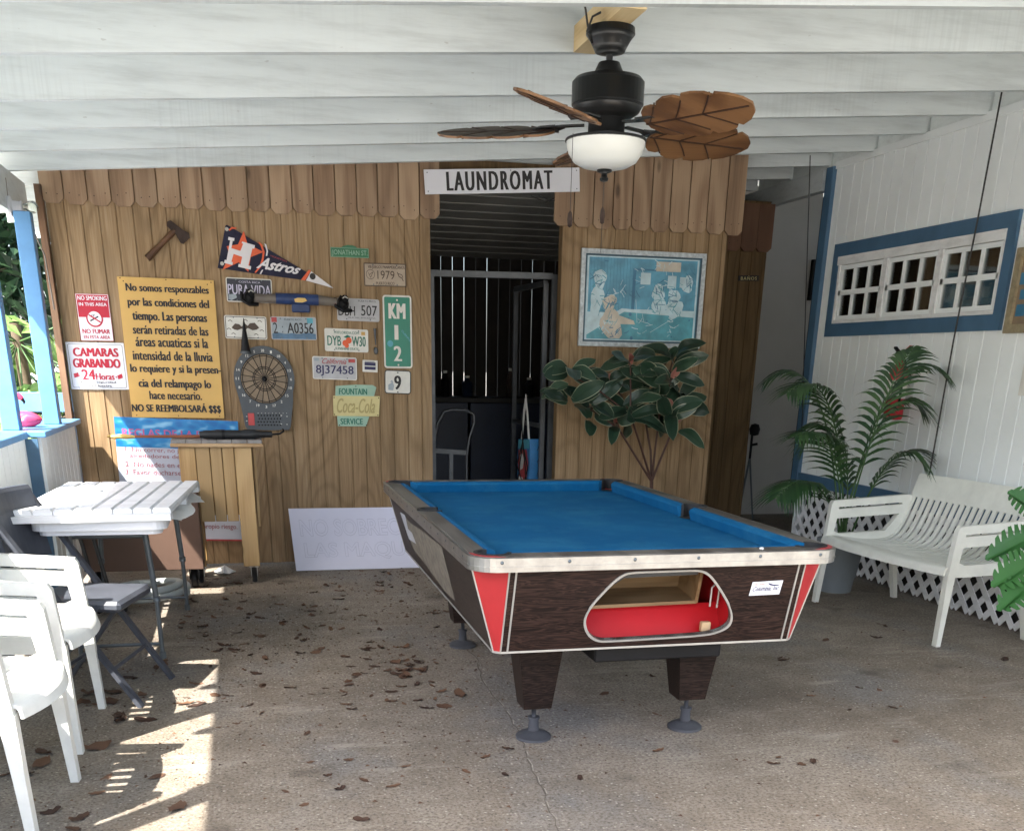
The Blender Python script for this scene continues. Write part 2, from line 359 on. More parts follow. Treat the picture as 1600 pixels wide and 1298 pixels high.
# ------------------------------------------------------------------ mesh building
class MB:
    def __init__(s): s.v = []; s.f = []; s.mi = []; s.r = []; s.cur = 0; s.rv = .5; s.sm = []
    def rnd(s): s.rv = random.random(); return s
    def m(s, i): s.cur = i; return s
    def add(s, vs, fs, smooth=False):
        o = len(s.v); s.v += [tuple(x) for x in vs]
        for f in fs: s.f.append(tuple(i+o for i in f)); s.mi.append(s.cur); s.r.append(s.rv); s.sm.append(smooth)
        return s
    def box(s, x0, x1, y0, y1, z0, z1, rot=None, c=None):
        vs = [Vector((x, y, z)) for z in (z0, z1) for y in (y0, y1) for x in (x0, x1)]
        if rot is not None:
            c = Vector(c) if c else Vector(((x0+x1)/2, (y0+y1)/2, (z0+z1)/2)); vs = [rot @ (v-c) + c for v in vs]
        return s.add(vs, [(0, 2, 3, 1), (4, 5, 7, 6), (0, 1, 5, 4), (2, 6, 7, 3), (0, 4, 6, 2), (1, 3, 7, 5)])
    def bbox(s, x0, x1, y0, y1, z0, z1, b=.004):
        """box with chamfered edges"""
        vs = []; idx = {}
        for sx in (0, 1):
            for sy in (0, 1):
                for sz in (0, 1):
                    X = (x0, x1)[sx]; Y = (y0, y1)[sy]; Z = (z0, z1)[sz]
                    bx = b*(1-2*sx); by = b*(1-2*sy); bz = b*(1-2*sz)
                    idx[sx, sy, sz, 'x'] = len(vs); vs.append((X, Y+by, Z+bz))
                    idx[sx, sy, sz, 'y'] = len(vs); vs.append((X+bx, Y, Z+bz))
                    idx[sx, sy, sz, 'z'] = len(vs); vs.append((X+bx, Y+by, Z))
        fs = []
        for k in (0, 1):
            q = [idx[k, 0, 0, 'x'], idx[k, 1, 0, 'x'], idx[k, 1, 1, 'x'], idx[k, 0, 1, 'x']]; fs.append(q if k else q[::-1])
            q = [idx[0, k, 0, 'y'], idx[0, k, 1, 'y'], idx[1, k, 1, 'y'], idx[1, k, 0, 'y']]; fs.append(q if k else q[::-1])
            q = [idx[0, 0, k, 'z'], idx[1, 0, k, 'z'], idx[1, 1, k, 'z'], idx[0, 1, k, 'z']]; fs.append(q if k else q[::-1])
        for a in (0, 1):
            for c in (0, 1):
                q = [idx[0, a, c, 'y'], idx[1, a, c, 'y'], idx[1, a, c, 'z'], idx[0, a, c, 'z']]; fs.append(q if (a ^ c) else q[::-1])
                q = [idx[a, 0, c, 'x'], idx[a, 1, c, 'x'], idx[a, 1, c, 'z'], idx[a, 0, c, 'z']]; fs.append(q[::-1] if (a ^ c) else q)
                q = [idx[a, c, 0, 'x'], idx[a, c, 1, 'x'], idx[a, c, 1, 'y'], idx[a, c, 0, 'y']]; fs.append(q if (a ^ c) else q[::-1])
                for d in (0, 1):
                    pass
        for a in (0, 1):
            for c in (0, 1):
                for d in (0, 1):
                    t = [idx[a, c, d, 'x'], idx[a, c, d, 'y'], idx[a, c, d, 'z']]; fs.append(t if (a+c+d) % 2 else t[::-1])
        return s.add(vs, fs)
    def bar(s, p, q, w, h, up=(0, 0, 1), w2=None, h2=None):
        p = Vector(p); q = Vector(q); d = (q-p).normalized(); up = Vector(up)
        if abs(d.dot(up)) > .99: up = Vector((0, 1, 0))
        a = d.cross(up).normalized(); b = a.cross(d); w2 = w if w2 is None else w2; h2 = h if h2 is None else h2
        vs = []
        for c, ww, hh in ((p, w, h), (q, w2, h2)):
            for i, j in ((-1, -1), (1, -1), (1, 1), (-1, 1)): vs.append(c + a*(ww/2*i) + b*(hh/2*j))
        return s.add(vs, [(0, 1, 2, 3), (7, 6, 5, 4), (0, 4, 5, 1), (1, 5, 6, 2), (2, 6, 7, 3), (3, 7, 4, 0)])
    def tube(s, pts, r, n=8, cap=True, r2=None):
        pts = [Vector(p) for p in pts]; k = len(pts); vs = []; fs = []
        rr = r if isinstance(r, (list, tuple)) else [r + ((r2 if r2 is not None else r)-r)*i/max(1, k-1) for i in range(k)]
        prev = None
        for i, p in enumerate(pts):
            d = (pts[min(i+1, k-1)]-pts[max(i-1, 0)]).normalized()
            if prev is None:
                a = d.cross(Vector((0, 0, 1)));
                if a.length < .05: a = d.cross(Vector((0, 1, 0)))
            else: a = prev - d*prev.dot(d)
            a.normalize(); prev = a; b = d.cross(a)
            for j in range(n):
                t = 2*PI*j/n; vs.append(p + (a*math.cos(t)+b*math.sin(t))*rr[i])
        for i in range(k-1):
            for j in range(n):
                fs.append((i*n+j, i*n+(j+1) % n, (i+1)*n+(j+1) % n, (i+1)*n+j))
        s.add(vs, fs, True)
        if cap: s.add(vs[:n], [tuple(range(n))[::-1]]); s.add(vs[-n:], [tuple(range(n))])
        return s
    def lathe(s, prof, c=(0, 0, 0), n=24, smooth=True, rot=None):
        vs = []; fs = []; c = Vector(c)
        if smooth and len(prof) > 2:                      # split the rings at sharp corners
            P = [prof[0]]
            for a, b, d in zip(prof, prof[1:], prof[2:]):
                u = Vector((b[0]-a[0], b[1]-a[1])); v = Vector((d[0]-b[0], d[1]-b[1])); P.append(b)
                if u.length > 1e-6 and v.length > 1e-6 and u.angle(v) > .6: P.append(b)
            prof = P+[prof[-1]]
        for r, z in prof:
            for j in range(n):
                t = 2*PI*j/n; v = Vector((r*math.cos(t), r*math.sin(t), z)); vs.append((rot @ v if rot else v)+c)
        for i in range(len(prof)-1):
            for j in range(n): fs.append((i*n+j, i*n+(j+1) % n, (i+1)*n+(j+1) % n, (i+1)*n+j))
        return s.add(vs, fs, smooth)
    def prism(s, outer, d0, d1, plane='xz', holes=()):
        """polygon (with holes) in a plane, extruded from d0 to d1 along the plane's normal axis"""
        def P(a, b, d): return {'xz': (a, d, b), 'xy': (a, b, d), 'yz': (d, a, b)}[plane]
        loops = [list(outer)] + [list(h) for h in holes]; flat = [p for l in loops for p in l]; n = len(flat)
        tris = tessellate_polygon([[Vector((a, b, 0)) for a, b in l] for l in loops])
        vs = [P(a, b, d0) for a, b in flat] + [P(a, b, d1) for a, b in flat]
        fs = []
        flip = plane in ('xz',)
        for t in tris:
            (ax, ay), (bx, by), (cx, cy) = (flat[i] for i in t)
            ccw = (bx-ax)*(cy-ay)-(by-ay)*(cx-ax) > 0
            if ccw == (not flip): fs.append(tuple(i+n for i in t)); fs.append(tuple(t)[::-1])
            else: fs.append(tuple(i+n for i in t)[::-1]); fs.append(tuple(t))
        if d1 < d0: fs = [f[::-1] for f in fs]
        o = 0
        for l in loops:
            k = len(l)
            for i in range(k): fs.append((o+i, o+(i+1) % k, n+o+(i+1) % k, n+o+i))
            o += k
        return s.add(vs, fs)
    def flat(s, outer, d, plane='xz', holes=()):
        def P(a, b): return {'xz': (a, d, b), 'xy': (a, b, d), 'yz': (d, a, b)}[plane]
        loops = [list(outer)] + [list(h) for h in holes]; fl = [p for l in loops for p in l]
        tris = tessellate_polygon([[Vector((a, b, 0)) for a, b in l] for l in loops])
        fs = []
        for t in tris:
            (ax, ay), (bx, by), (cx, cy) = (fl[i] for i in t)
            ccw = (bx-ax)*(cy-ay)-(by-ay)*(cx-ax) > 0
            fs.append(tuple(t) if ccw else tuple(t)[::-1])
        return s.add([P(a, b) for a, b in fl], fs)
    def build(s, name, mats, parent=None, recalc=True):
        me = bpy.data.meshes.new(name)
        me.from_pydata(s.v, [], s.f); me.update()
        if not isinstance(mats, (list, tuple)): mats = [mats]
        for m_ in mats: me.materials.append(M[m_] if isinstance(m_, str) else m_)
        me.polygons.foreach_set('material_index', s.mi); me.polygons.foreach_set('use_smooth', s.sm)
        at = me.attributes.new('rnd', 'FLOAT', 'FACE'); at.data.foreach_set('value', s.r)
        if recalc:
            import bmesh
            bm = bmesh.new(); bm.from_mesh(me); bmesh.ops.recalc_face_normals(bm, faces=bm.faces); bm.to_mesh(me); bm.free()
        o = bpy.data.objects.new(name, me); COL.objects.link(o)
        if parent: o.parent = parent
        return o

def tag(o, label=None, cat=None, group=None, kind=None):
    if label: o['label'] = label
    if cat: o['category'] = cat
    if group: o['group'] = group
    if kind: o['kind'] = kind
    return o
def thing(name, label, cat, loc=(0, 0, 0), rot=(0, 0, 0), group=None):
    o = bpy.data.objects.new(name, None); COL.objects.link(o); o.location = loc; o.rotation_euler = rot
    o.empty_display_size = .1
    return tag(o, label, cat, group)
def copy_tree(o, parent=None):
    c = o.copy(); COL.objects.link(c)
    if parent: c.parent = parent
    for ch in list(o.children): copy_tree(ch, c)
    return c

_tc = {}
def text_geom(s, bold=0.0, shear=0.0, space=1.0):
    key = (s, bold, shear, space)
    if key in _tc: return _tc[key]
    cu = bpy.data.curves.new('t', 'FONT'); cu.body = s; cu.size = 1; cu.offset = bold; cu.shear = shear; cu.space_character = space
    cu.resolution_u = 3; cu.fill_mode = 'FRONT'
    ob = bpy.data.objects.new('t', cu); me = bpy.data.meshes.new_from_object(ob)
    vs = [(v.co.x, v.co.y) for v in me.vertices]; fs = [tuple(p.vertices) for p in me.polygons]
    bpy.data.objects.remove(ob); bpy.data.curves.remove(cu); bpy.data.meshes.remove(me)
    xs = [v[0] for v in vs]; ys = [v[1] for v in vs]; x0, x1, y0, y1 = min(xs), max(xs), min(ys), max(ys)
    out = ([((x-x0)/(x1-x0), (y-y0)/(y1-y0)) for x, y in vs], fs, (x1-x0)/(y1-y0)); _tc[key] = out
    return out
def put_text(mb, s, x0, x1, z0, z1, d, bold=.0, shear=.0, space=1.0, fn=None, t=.0008):
    """lettering that fills the box x0..x1, z0..z1 on the plane y = d (facing -y)"""
    vs, fs, _ = text_geom(s, 0, shear, space)
    k = bold*abs(z1-z0)/.7; n = 2 if bold else 0          # heavier strokes: copies a hair apart, each on its own layer
    for j in range(-n, n+1):
        o = k*j/max(1, n)
        mb.add([(x0+k+u*(x1-x0-2*k)+o, d-.00012*(j+n), z0+v*(z1-z0)) for u, v in vs], fs)
    return mb
def rrect(x0, x1, z0, z1, r, n=4):
    pts = []
    for cx, cz, a in ((x1-r, z1-r, 0), (x0+r, z1-r, 90), (x0+r, z0+r, 180), (x1-r, z0+r, 270)):
        for i in range(n+1):
            t = math.radians(a+90*i/n); pts.append((cx+r*math.cos(t), cz+r*math.sin(t)))
    return pts
def circ(cx, cz, r, n=20, rz=None):
    rz = r if rz is None else rz
    return [(cx+r*math.cos(2*PI*i/n), cz+rz*math.sin(2*PI*i/n)) for i in range(n)]

class Sign:
    """flat sign on a wall plane y = Y, its four corners surveyed from the photo (TL, TR, BR, BL)"""
    def __init__(s, name, label, cat, q, Y, mat, thick=.004, r=0, group=None, panel=True):
        P = [atY(x, y, Y) for x, y in q]
        c = (P[0]+P[1]+P[2]+P[3])/4; t = (P[1]-P[0])+(P[2]-P[3])
        s.w = t.length/2; s.h = ((P[0]-P[3]).length+(P[1]-P[2]).length)/2
        a = math.atan2(t.z, t.x)
        s.root = thing(name, label, cat, (c.x, Y, c.z), (0, -a, 0), group); s.t = thick; s.lay = 0
        if panel:
            mb = MB(); W, H = s.w/2, s.h/2
            if r: mb.prism(rrect(-W, W, -H, H, r), 0, -thick)
            else: mb.box(-W, W, -thick, 0, -H, H)
            mb.build('panel', mat, s.root)
    def X(s, u): return (u-.5)*s.w
    def Z(s, v): return (.5-v)*s.h
    def rect(s, mb, u0, v0, u1, v1, d=.001, r=0):
        if r: mb.flat(rrect(s.X(u0), s.X(u1), s.Z(v1), s.Z(v0), r), -s.t-d)
        else: mb.flat([(s.X(u0), s.Z(v1)), (s.X(u1), s.Z(v1)), (s.X(u1), s.Z(v0)), (s.X(u0), s.Z(v0))], -s.t-d)
        return mb
    def ring(s, mb, u0, v0, u1, v1, wd, d=.001, r=0):
        x0, x1, z0, z1 = s.X(u0), s.X(u1), s.Z(v1), s.Z(v0)
        if r: mb.flat(rrect(x0, x1, z0, z1, r), -s.t-d, 'xz', [rrect(x0+wd, x1-wd, z0+wd, z1-wd, max(.001, r-wd))])
        else: mb.flat([(x0, z0), (x1, z0), (x1, z1), (x0, z1)], -s.t-d, 'xz', [[(x0+wd, z0+wd), (x1-wd, z0+wd), (x1-wd, z1-wd), (x0+wd, z1-wd)]])
        return mb
    def text(s, mb, tx, u0, v0, u1, v1, bold=0, shear=0, space=1, d=.002, fn=None):
        return put_text(mb, tx, s.X(u0), s.X(u1), s.Z(v1), s.Z(v0), -s.t-d, bold, shear, space, fn)
    def disc(s, mb, u, v, r, d=.0015, n=16, rz=None): return mb.flat(circ(s.X(u), s.Z(v), r, n, rz), -s.t-d)
    def poly(s, mb, pts, d=.0015): return mb.flat([(s.X(u), s.Z(v)) for u, v in pts], -s.t-d)
    def line(s, mb, pts, wd, d=.0015):
        P = [(s.X(u), s.Z(v)) for u, v in pts]
        for (a, b), (c, e) in zip(P, P[1:]):
            L = math.hypot(c-a, e-b) or 1; nx, nz = -(e-b)/L*wd/2, (c-a)/L*wd/2
            mb.flat([(a-nx, b-nz), (c-nx, e-nz), (c+nx, e+nz), (a+nx, b+nz)], -s.t-d)
        return mb

# ------------------------------------------------------------------ setting
SL = .0735                                     # slope of the roof, rising towards the house
def beam_z(x): return 2.44 + SL*x              # underside of the beams
WY = 7.75                                      # face of the plywood wall
HX = 4.25                                      # face of the house wall
mb = MB(); mb.box(-200, 200, -200, 200, -.32, -.12); tag(mb.build('ground', 'ground'), kind='structure')
mb = MB(); mb.box(-1.34, 7.2, .4, 11.3, -.119, 0); slab = tag(mb.build('patio_floor', 'concrete'), kind='structure')
# crack running through the slab
rc = random.Random(3); mb = MB()
cp = [(690, 985), (745, 1025), (752, 1062), (790, 1110), (815, 1150), (822, 1185), (850, 1240), (872, 1298), (900, 1400)]
pts = []
for (a, b), (c, d) in zip(cp, cp[1:]):
    for k in range(6):
        t = k/6; p = atZ(a+(c-a)*t, b+(d-b)*t, .002); pts.append((p.x+rc.uniform(-.007, .007), p.y))
for i in range(len(pts)-1):
    (a, b), (c, d) = pts[i], pts[i+1]; w0 = rc.uniform(.0008, .003)
    mb.flat([(a-w0, b), (a+w0, b), (c+w0, d), (c-w0, d)], .002, 'xy')
M['crack'] = paint('crack_line', (.11, .092, .075), .9, .3, 30, 0); M['crack_pale'] = paint('crack_edge', (.36, .33, .28), .9, .3, 30, 0)  # dark strip along the crack, pale slivers on one side
mb.build('crack', 'crack', slab)
mb = MB()
for i in range(len(pts)-1):
    (a, b), (c, d) = pts[i], pts[i+1]
    if rc.random() < .4:
        w0 = rc.uniform(.002, .005); mb.flat([(a+.005, b), (a+.005+w0, b), (c+.005+w0, d), (c+.005, d)], .0015, 'xy')
mb.build('crack_edge', 'crack_pale', slab)

# ---- patio roof
roof = thing('patio_roof', 'white painted lean-to patio roof of bare beams and boards over the pool table', 'roof', (0, 0, 0))
mb = MB(); x0, x1, y0, y1 = -1.70, 7.3, 1.2, 11.4
for i in range(36):                                            # roof boards laid across the beams
    xa = x0+(x1-x0)*i/36; xb = x0+(x1-x0)*(i+1)/36-.004; z0 = beam_z(xa)+.19; z1 = beam_z(xb)+.19
    mb.rnd().add([(x, y, z+dz) for dz in (0, .03) for y in (y0, y1) for x, z in ((xa, z0), (xb, z1))],
                 [(0, 2, 3, 1), (4, 5, 7, 6), (0, 1, 5, 4), (2, 6, 7, 3), (0, 4, 6, 2), (1, 3, 7, 5)])
mb.add([(x0, y0, beam_z(x0)+.225), (x1, y0, beam_z(x1)+.225), (x1, y1, beam_z(x1)+.225), (x0, y1, beam_z(x0)+.225)], [(0, 1, 2, 3)])
mb.build('roof_boards', 'deck_white', roof, recalc=False)
BY = [4.735-.62*k for k in range(5, 1, -1)]+[4.10, 4.735]+[5.4555+.588*k for k in range(0, 10)]
for k, y in enumerate(BY):
    xr = HX if y < 9.1 else 4.4
    mb = MB().rnd(); xa = -1.66; j = random.uniform(-.004, .004)
    P = [(xa, beam_z(xa)+j), (xr, beam_z(xr)+j), (xr, beam_z(xr)+.189), (xa, beam_z(xa)+.189)]
    mb.prism(P, y, y+.04); mb.build('beam', 'beam_white', roof)
mb = MB()
for a, b in zip(BY, BY[1:]):                                   # blocking between the beams above the house wall
    if b < 9.2: mb.box(HX+.012, HX+.05, a+.041, b-.001, 2.735, 2.94)
mb.build('blocking', 'deck_white', roof)
mb = MB(); mb.box(-1.25, -1.2, 1.4, 7.67, 2.13, 2.345); mb.build('header', 'beam_white', roof)
mb = MB(); mb.box(HX-.02, HX+.05, 7.86, 11, 2.60, 2.735); mb.build('header', 'beam_white', roof)
bz = beam_z(1.45)
mb = MB(); mb.box(1.385, 1.475, 4.141, 4.733, bz-.004, bz+.085); mb.build('fan_brace', 'lumber', roof)
for y in (7.0, 6.40, 5.43, 4.45, 3.47, 2.5):
    p = thing('porch_post', 'x', 'post', (-1.135 if y > 6.5 else -1.25, y+.045, 1.0), group='blue posts on the low wall')
    mb = MB(); mb.bbox(-.045, .045, -.045, .045, 0, 1.128, .004); mb.build('shaft', 'blue_post', p)
    p['label'] = {7.0: 'sky blue square post on the low white wall, the one nearest the plywood wall',
                  6.40: 'sky blue square post at the left edge of the photo, beside the pink flamingo'}.get(y, 'sky blue square post of the low wall, outside the left edge of the photo')

# ---- low wall on the left: white boards, blue cap
lw = thing('low_wall', 'low wall of upright white boards with a blue cap along the left side', 'low wall')
mb = MB(); y = .6
while y < 7.60:
    xo = -1.10 if y > 6.28 else -1.165; mb.rnd().box(xo-.02, xo, y, y+.133, .045, .965); y += .141
mb.build('boards', 'wall_white', lw)
mb = MB(); mb.box(-1.23, -1.186, .6, 6.26, .12, .2); mb.box(-1.23, -1.186, .6, 6.26, .8, .88); mb.box(-1.165, -1.121, 6.3, 7.66, .12, .2); mb.box(-1.165, -1.121, 6.3, 7.66, .8, .88); mb.build('rails', 'fence_white', lw)
mb = MB(); mb.bbox(-1.34, -1.15, .6, 6.30, .966, 1.0, .004); mb.bbox(-1.30, -1.06, 6.305, 7.66, .97, 1.0, .004); mb.build('cap', 'blue_post', lw)
mb = MB(); mb.box(-1.164, -1.10, 6.27, 6.285, .05, .965); mb.build('batten', 'blue_trim', lw)

# ---- plywood wall with grooves
def grooved(mb, a, b, z0, ztop, pitch, gw, gd, thick, put, start=0.):
    """siding of upright boards with real grooves; put(u, depth, z) places a point"""
    u = a; cuts = []; k = a-start
    while k < b:
        if k > a: cuts.append(k)
        k += pitch
    edges = [a]; prof = [(a, 0)]
    for c in cuts:
        if c+gw < b: prof += [(c, 0), (c+gw*.25, gd), (c+gw*.75, gd), (c+gw, 0)]
    prof.append((b, 0))
    n = len(prof)
    for (u0, d0), (u1, d1) in zip(prof, prof[1:]):
        mb.add([put(u0, d0, z0), put(u1, d1, z0), put(u1, d1, ztop(u1)), put(u0, d0, ztop(u0))], [(0, 1, 2, 3)])
    mb.add([put(a, thick, z0), put(b, thick, z0), put(b, thick, ztop(b)), put(a, thick, ztop(a))], [(3, 2, 1, 0)])
    for e, q in ((a, 0), (b, 1)): mb.add([put(e, 0, z0), put(e, thick, z0), put(e, thick, ztop(e)), put(e, 0, ztop(e))], [(0, 1, 2, 3) if q else (3, 2, 1, 0)])
    return mb
pw = thing('plywood_wall', 'brown grooved plywood wall hung with signs, with a doorway and a scalloped board fascia', 'wall', (0, 0, 0))
mb = MB(); grooved(mb, -1.11, 1.302, .015, lambda x: beam_z(x)+.17, .1015, .009, .007, .02, lambda u, d, z: (u, WY+d, z)); mb.build('siding', 'siding', pw, False)
mb = MB(); grooved(mb, 2.236, 3.465, .015, lambda x: beam_z(x)+.17, .1015, .009, .007, .02, lambda u, d, z: (u, WY+d, z), .03); mb.build('siding', 'siding', pw, False)
mb = MB()
for a, b in ((-1.11, -1.02), (1.21, 1.298), (2.24, 2.33), (3.375, 3.46)): mb.box(a, b, 7.772, 7.785, .0, 2.3); mb.box(a, b, 7.785, 7.86, 0, beam_z(a)-.01)
mb.build('studs', 'siding_dark', pw)
mb = MB().rnd(); mb.box(-1.155, -1.115, 7.68, 7.78, 0, beam_z(-1.15)-.005); mb.build('corner_post', 'old_wood', pw)
def picket(mb, x, w_, y0, y1, zb, zt, z_t2):
    c = .028; mb.rnd()
    dz = random.uniform(-.006, .006)
    P = [(x, zb+c+dz), (x+c, zb+dz), (x+w_-c, zb+dz), (x+w_, zb+c+dz), (x+w_, z_t2), (x, zt)]
    mb.prism(P, y0, y1)
    mb.m(1)
    for fx in (.28, .72):
        mb.flat(circ(x+w_*fx+random.uniform(-.01, .01), zb+.055+random.uniform(-.008, .02), .0035, 6), y0-.0006)
    mb.m(0)
mb = MB(); x = -1.128; n = 18; wd = (1.372+1.128)/n
for i in range(n):
    picket(mb, x, wd-.008, WY-.024, WY-.003, 2.258+.012*i/n, beam_z(x)+.17, beam_z(x+wd)+.17); x += wd
mb.build('fascia_boards', ['fascia', 'rust'], pw)
mb = MB(); x = 2.165; n = 10; wd = (3.575-2.165)/n
for i in range(n):
    picket(mb, x, wd-.008, WY-.024, WY-.003, 2.268, beam_z(x)+.17, beam_z(x+wd)+.17); x += wd
mb.build('fascia_boards', ['fascia', 'rust'], pw)
# doorway head board behind the hanging sign
mb = MB(); mb.box(1.303, 2.235, 7.752, 7.772, 2.52, beam_z(1.3)+.1); mb.build('door_head', 'siding_dark', pw)

# ---- recessed restroom wall
rw = thing('restroom_wall', 'dark brown grooved wall set back right of the plywood wall, with its own fascia', 'wall')
mb = MB(); grooved(mb, 3.47, 4.215, .01, lambda x: 2.62, .1015, .009, .007, .03, lambda u, d, z: (u, 8.62+d, z)); mb.box(3.47, 3.53, 7.87, 8.61, 0, 2.65); mb.build('siding', 'siding_dark', rw, False)  # box at the side is an unseen return, included to block light
mb = MB(); x = 3.70
for i in range(4): picket(mb, x, .132, 8.59, 8.615, 2.262, 2.60, 2.60); x += .135
mb.build('fascia_boards', ['fascia_dark', 'rust'], rw)
gw = thing('shadow_grey_wall', 'white wall, greyed in colour for shadow, ending the passage on the right', 'wall')
mb = MB(); mb.box(4.23, 5.38, 9.95, 10.05, 0, 2.93); mb.build('plaster', 'shadow_grey_wall', gw)
mb = MB(); mb.box(5.335, 5.375, 9.90, 9.95, 2.0, 2.35); mb.build('bracket', 'black', gw)
mb = MB(); mb.box(4.26, 5.36, 9.938, 9.95, 0, .09); mb.build('skirting', 'shadow_grey_wall', gw)
pe = thing('passage_light_block', 'dark wall added to keep light out of the passage behind the house corner', 'wall')
mb = MB(); mb.box(5.36, 7.2, 10.8, 10.9, 0, 3.0); mb.box(7.0, 7.1, 7.9, 10.8, 0, 3.0); mb.build('boards', 'dark', pe)  # dark walls added to shut light out of the passage

# ---- laundry room behind the doorway
lr = thing('slat_fence', 'dark board fence with sunlit gaps closing the back of the laundry room', 'fence')
mb = MB(); x = .42; rs = random.Random(5)
while x < 4.2:
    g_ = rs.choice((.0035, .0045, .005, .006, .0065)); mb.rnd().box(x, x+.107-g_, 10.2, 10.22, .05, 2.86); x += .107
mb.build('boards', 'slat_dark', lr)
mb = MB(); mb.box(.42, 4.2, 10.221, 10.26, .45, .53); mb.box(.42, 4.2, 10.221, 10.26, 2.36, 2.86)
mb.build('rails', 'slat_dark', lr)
rcl = thing('room_ceiling', 'grey lapped-board ceiling of the laundry room sloping away above the doorway', 'ceiling')
mb = MB()
for i in range(11):
    ya = 7.93+i*.205; yb = ya+.215; za = 2.56-.027*i; zb = za-.022
    mb.rnd().add([(x, y, z+dz) for dz in (0, .014) for x in (.43, 3.35) for y, z in ((ya, za), (yb, zb))], [(0, 1, 3, 2), (4, 6, 7, 5), (0, 4, 5, 1), (2, 3, 7, 6), (0, 2, 6, 4), (1, 5, 7, 3)])
mb.build('boards', 'room_ceil', rcl)
sw = thing('room_wall', 'dark board side walls of the laundry room seen through the doorway', 'wall')
mb = MB(); mb.box(.40, .42, 7.87, 10.3, 0, 2.45); mb.build('boards', 'slat_dark', sw)
mb = MB(); mb.box(3.36, 3.40, 7.87, 10.19, 0, 2.85); mb.build('boards', 'slat_dark', sw)
ct = thing('counter', 'long dark blue counter along the slatted back of the laundry room', 'counter', (0, 0, 0))
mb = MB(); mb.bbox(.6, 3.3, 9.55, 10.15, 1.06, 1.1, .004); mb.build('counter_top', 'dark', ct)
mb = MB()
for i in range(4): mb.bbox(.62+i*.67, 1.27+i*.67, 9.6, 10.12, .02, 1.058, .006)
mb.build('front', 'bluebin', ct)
for i, (x, h_, r, mt, lb) in enumerate([(1.42, .22, .04, 'black', 'slim black bottle at the left end of the dark counter'), (1.62, .18, .05, 'bluebin', 'squat dark blue bottle on the dark counter'),
        (2.02, .25, .035, 'rust', 'tall rusty bottle in the middle of the dark counter'), (2.2, .17, .05, 'black', 'short dark jug beside the rusty bottle on the dark counter'), (2.75, .24, .04, 'grey_plastic', 'grey bottle at the right end of the dark counter')]):
    b = thing('bottle', lb, 'bottle', (x+.35, 9.8, 1.1), group='bottles on the laundry counter')
    MB().lathe([(0, 0), (r, .003), (r, h_*.65), (r*.4, h_*.8), (r*.4, h_*.9)], n=12).build('body', mt, b)
    MB().lathe([(r*.45, h_*.9), (r*.45, h_), (0, h_)], n=12).build('cap', 'plate_white', b)
gt = thing('metal_gate', 'grey metal gate frame inside the laundry doorway with its leaf swung into the room', 'gate')
mb = MB(); gy = 7.95
for x in (1.335, 2.245): mb.box(x-.022, x+.022, gy-.02, gy+.02, 0, 1.985)
a = atY(680, 427, gy); b = atY(878, 436, gy)
mb.bar((1.357, gy, a.z), (2.223, gy, b.z+.015), .04, .04); mb.build('gate_frame', 'gate_metal', gt)
leaf = MB(); A = Vector((2.19, 8.0, 0)); B = atZ(806, 452, 1.93); B.z = 0
top = Vector((0, 0, 1.93)); bot = Vector((0, 0, .08))
leaf.bar(A+bot, A+top, .035, .035); leaf.bar(B+bot, B+top, .035, .035); leaf.bar(A+top, B+top, .035, .035); leaf.bar(A+bot, B+bot, .035, .035)
leaf.bar(A+Vector((0, 0, .95)), B+Vector((0, 0, .95)), .03, .03)
lf = leaf.build('gate_leaf', 'gate_metal', gt)
mesh = MB(); D = B-A
for i in range(9):
    for s_ in (1, -1):
        t0 = i/8 ; p = []
        for k in range(15):
            t = t0+s_*k/14*1.1
            if 0 <= t <= 1: p.append(A+D*t+Vector((0, 0, .1+.84*k/14)))
        if len(p) > 1: mesh.tube(p, .0025, 4)
mesh.build('wire_mesh', 'black_metal', lf)
# tote bag hanging on the gate
bg0 = atZ(835, 690, .62)
c0 = A+D*.42
bag = thing('tote_bag', 'blue and red printed shopping bag with white handles hanging on the gate', 'bag', (c0.x, c0.y-.06, .13), (0, 0, math.atan2(D.y, D.x)+PI))
mb = MB()
mb.prism([(-.13, .30), (-.145, .56), (-.13, .70), (.13, .72), (.14, .55), (.12, .28)], -.05, .03); mb.build('body', 'bag_blue', bag)
mb = MB(); mb.flat([(-.11, .31), (-.12, .62), (.07, .64), (.11, .52), (.05, .32)], -.052); mb.build('print', 'bag_red', bag)
mb = MB(); mb.flat([(-.13, .63), (-.12, .695), (.125, .715), (.13, .65)], -.053); mb.build('band', 'bag_teal', bag)
mb = MB(); mb.flat([(-.10, .34), (-.09, .42), (.0, .42), (-.01, .34)], -.054); mb.build('white_patch', 'paper', bag)
mb = MB(); mb.flat([(-.06, .47), (-.07, .585), (-.02, .60), (.02, .56), (.0, .49)], -.0545); mb.build('white_print', 'plate_white', bag)
mb = MB()
for p_ in ([(-.13, .50), (0, .70), (.05, .92)], [(.12, .50), (0, .66), (-.05, .90)], [(-.13, .50), (.03, .36), (.12, .50)], [(.0, .69), (-.12, .34)], [(.0, .69), (.12, .32)]): mb.tube([(a_, -.058, b_) for a_, b_ in p_], .004, 5)
mb.build('net_strap', 'wire', bag); bag.scale = (1.15, 1.15, 1.0)
mb = MB(); mb.prism([(-.09, .70), (-.05, .92), (-.005, 1.04), (.05, .90), (.10, .71), (.07, .71), (.03, .87), (-.005, .96), (-.03, .88), (-.055, .70)], -.045, -.04); mb.build('handle', 'paper', bag)
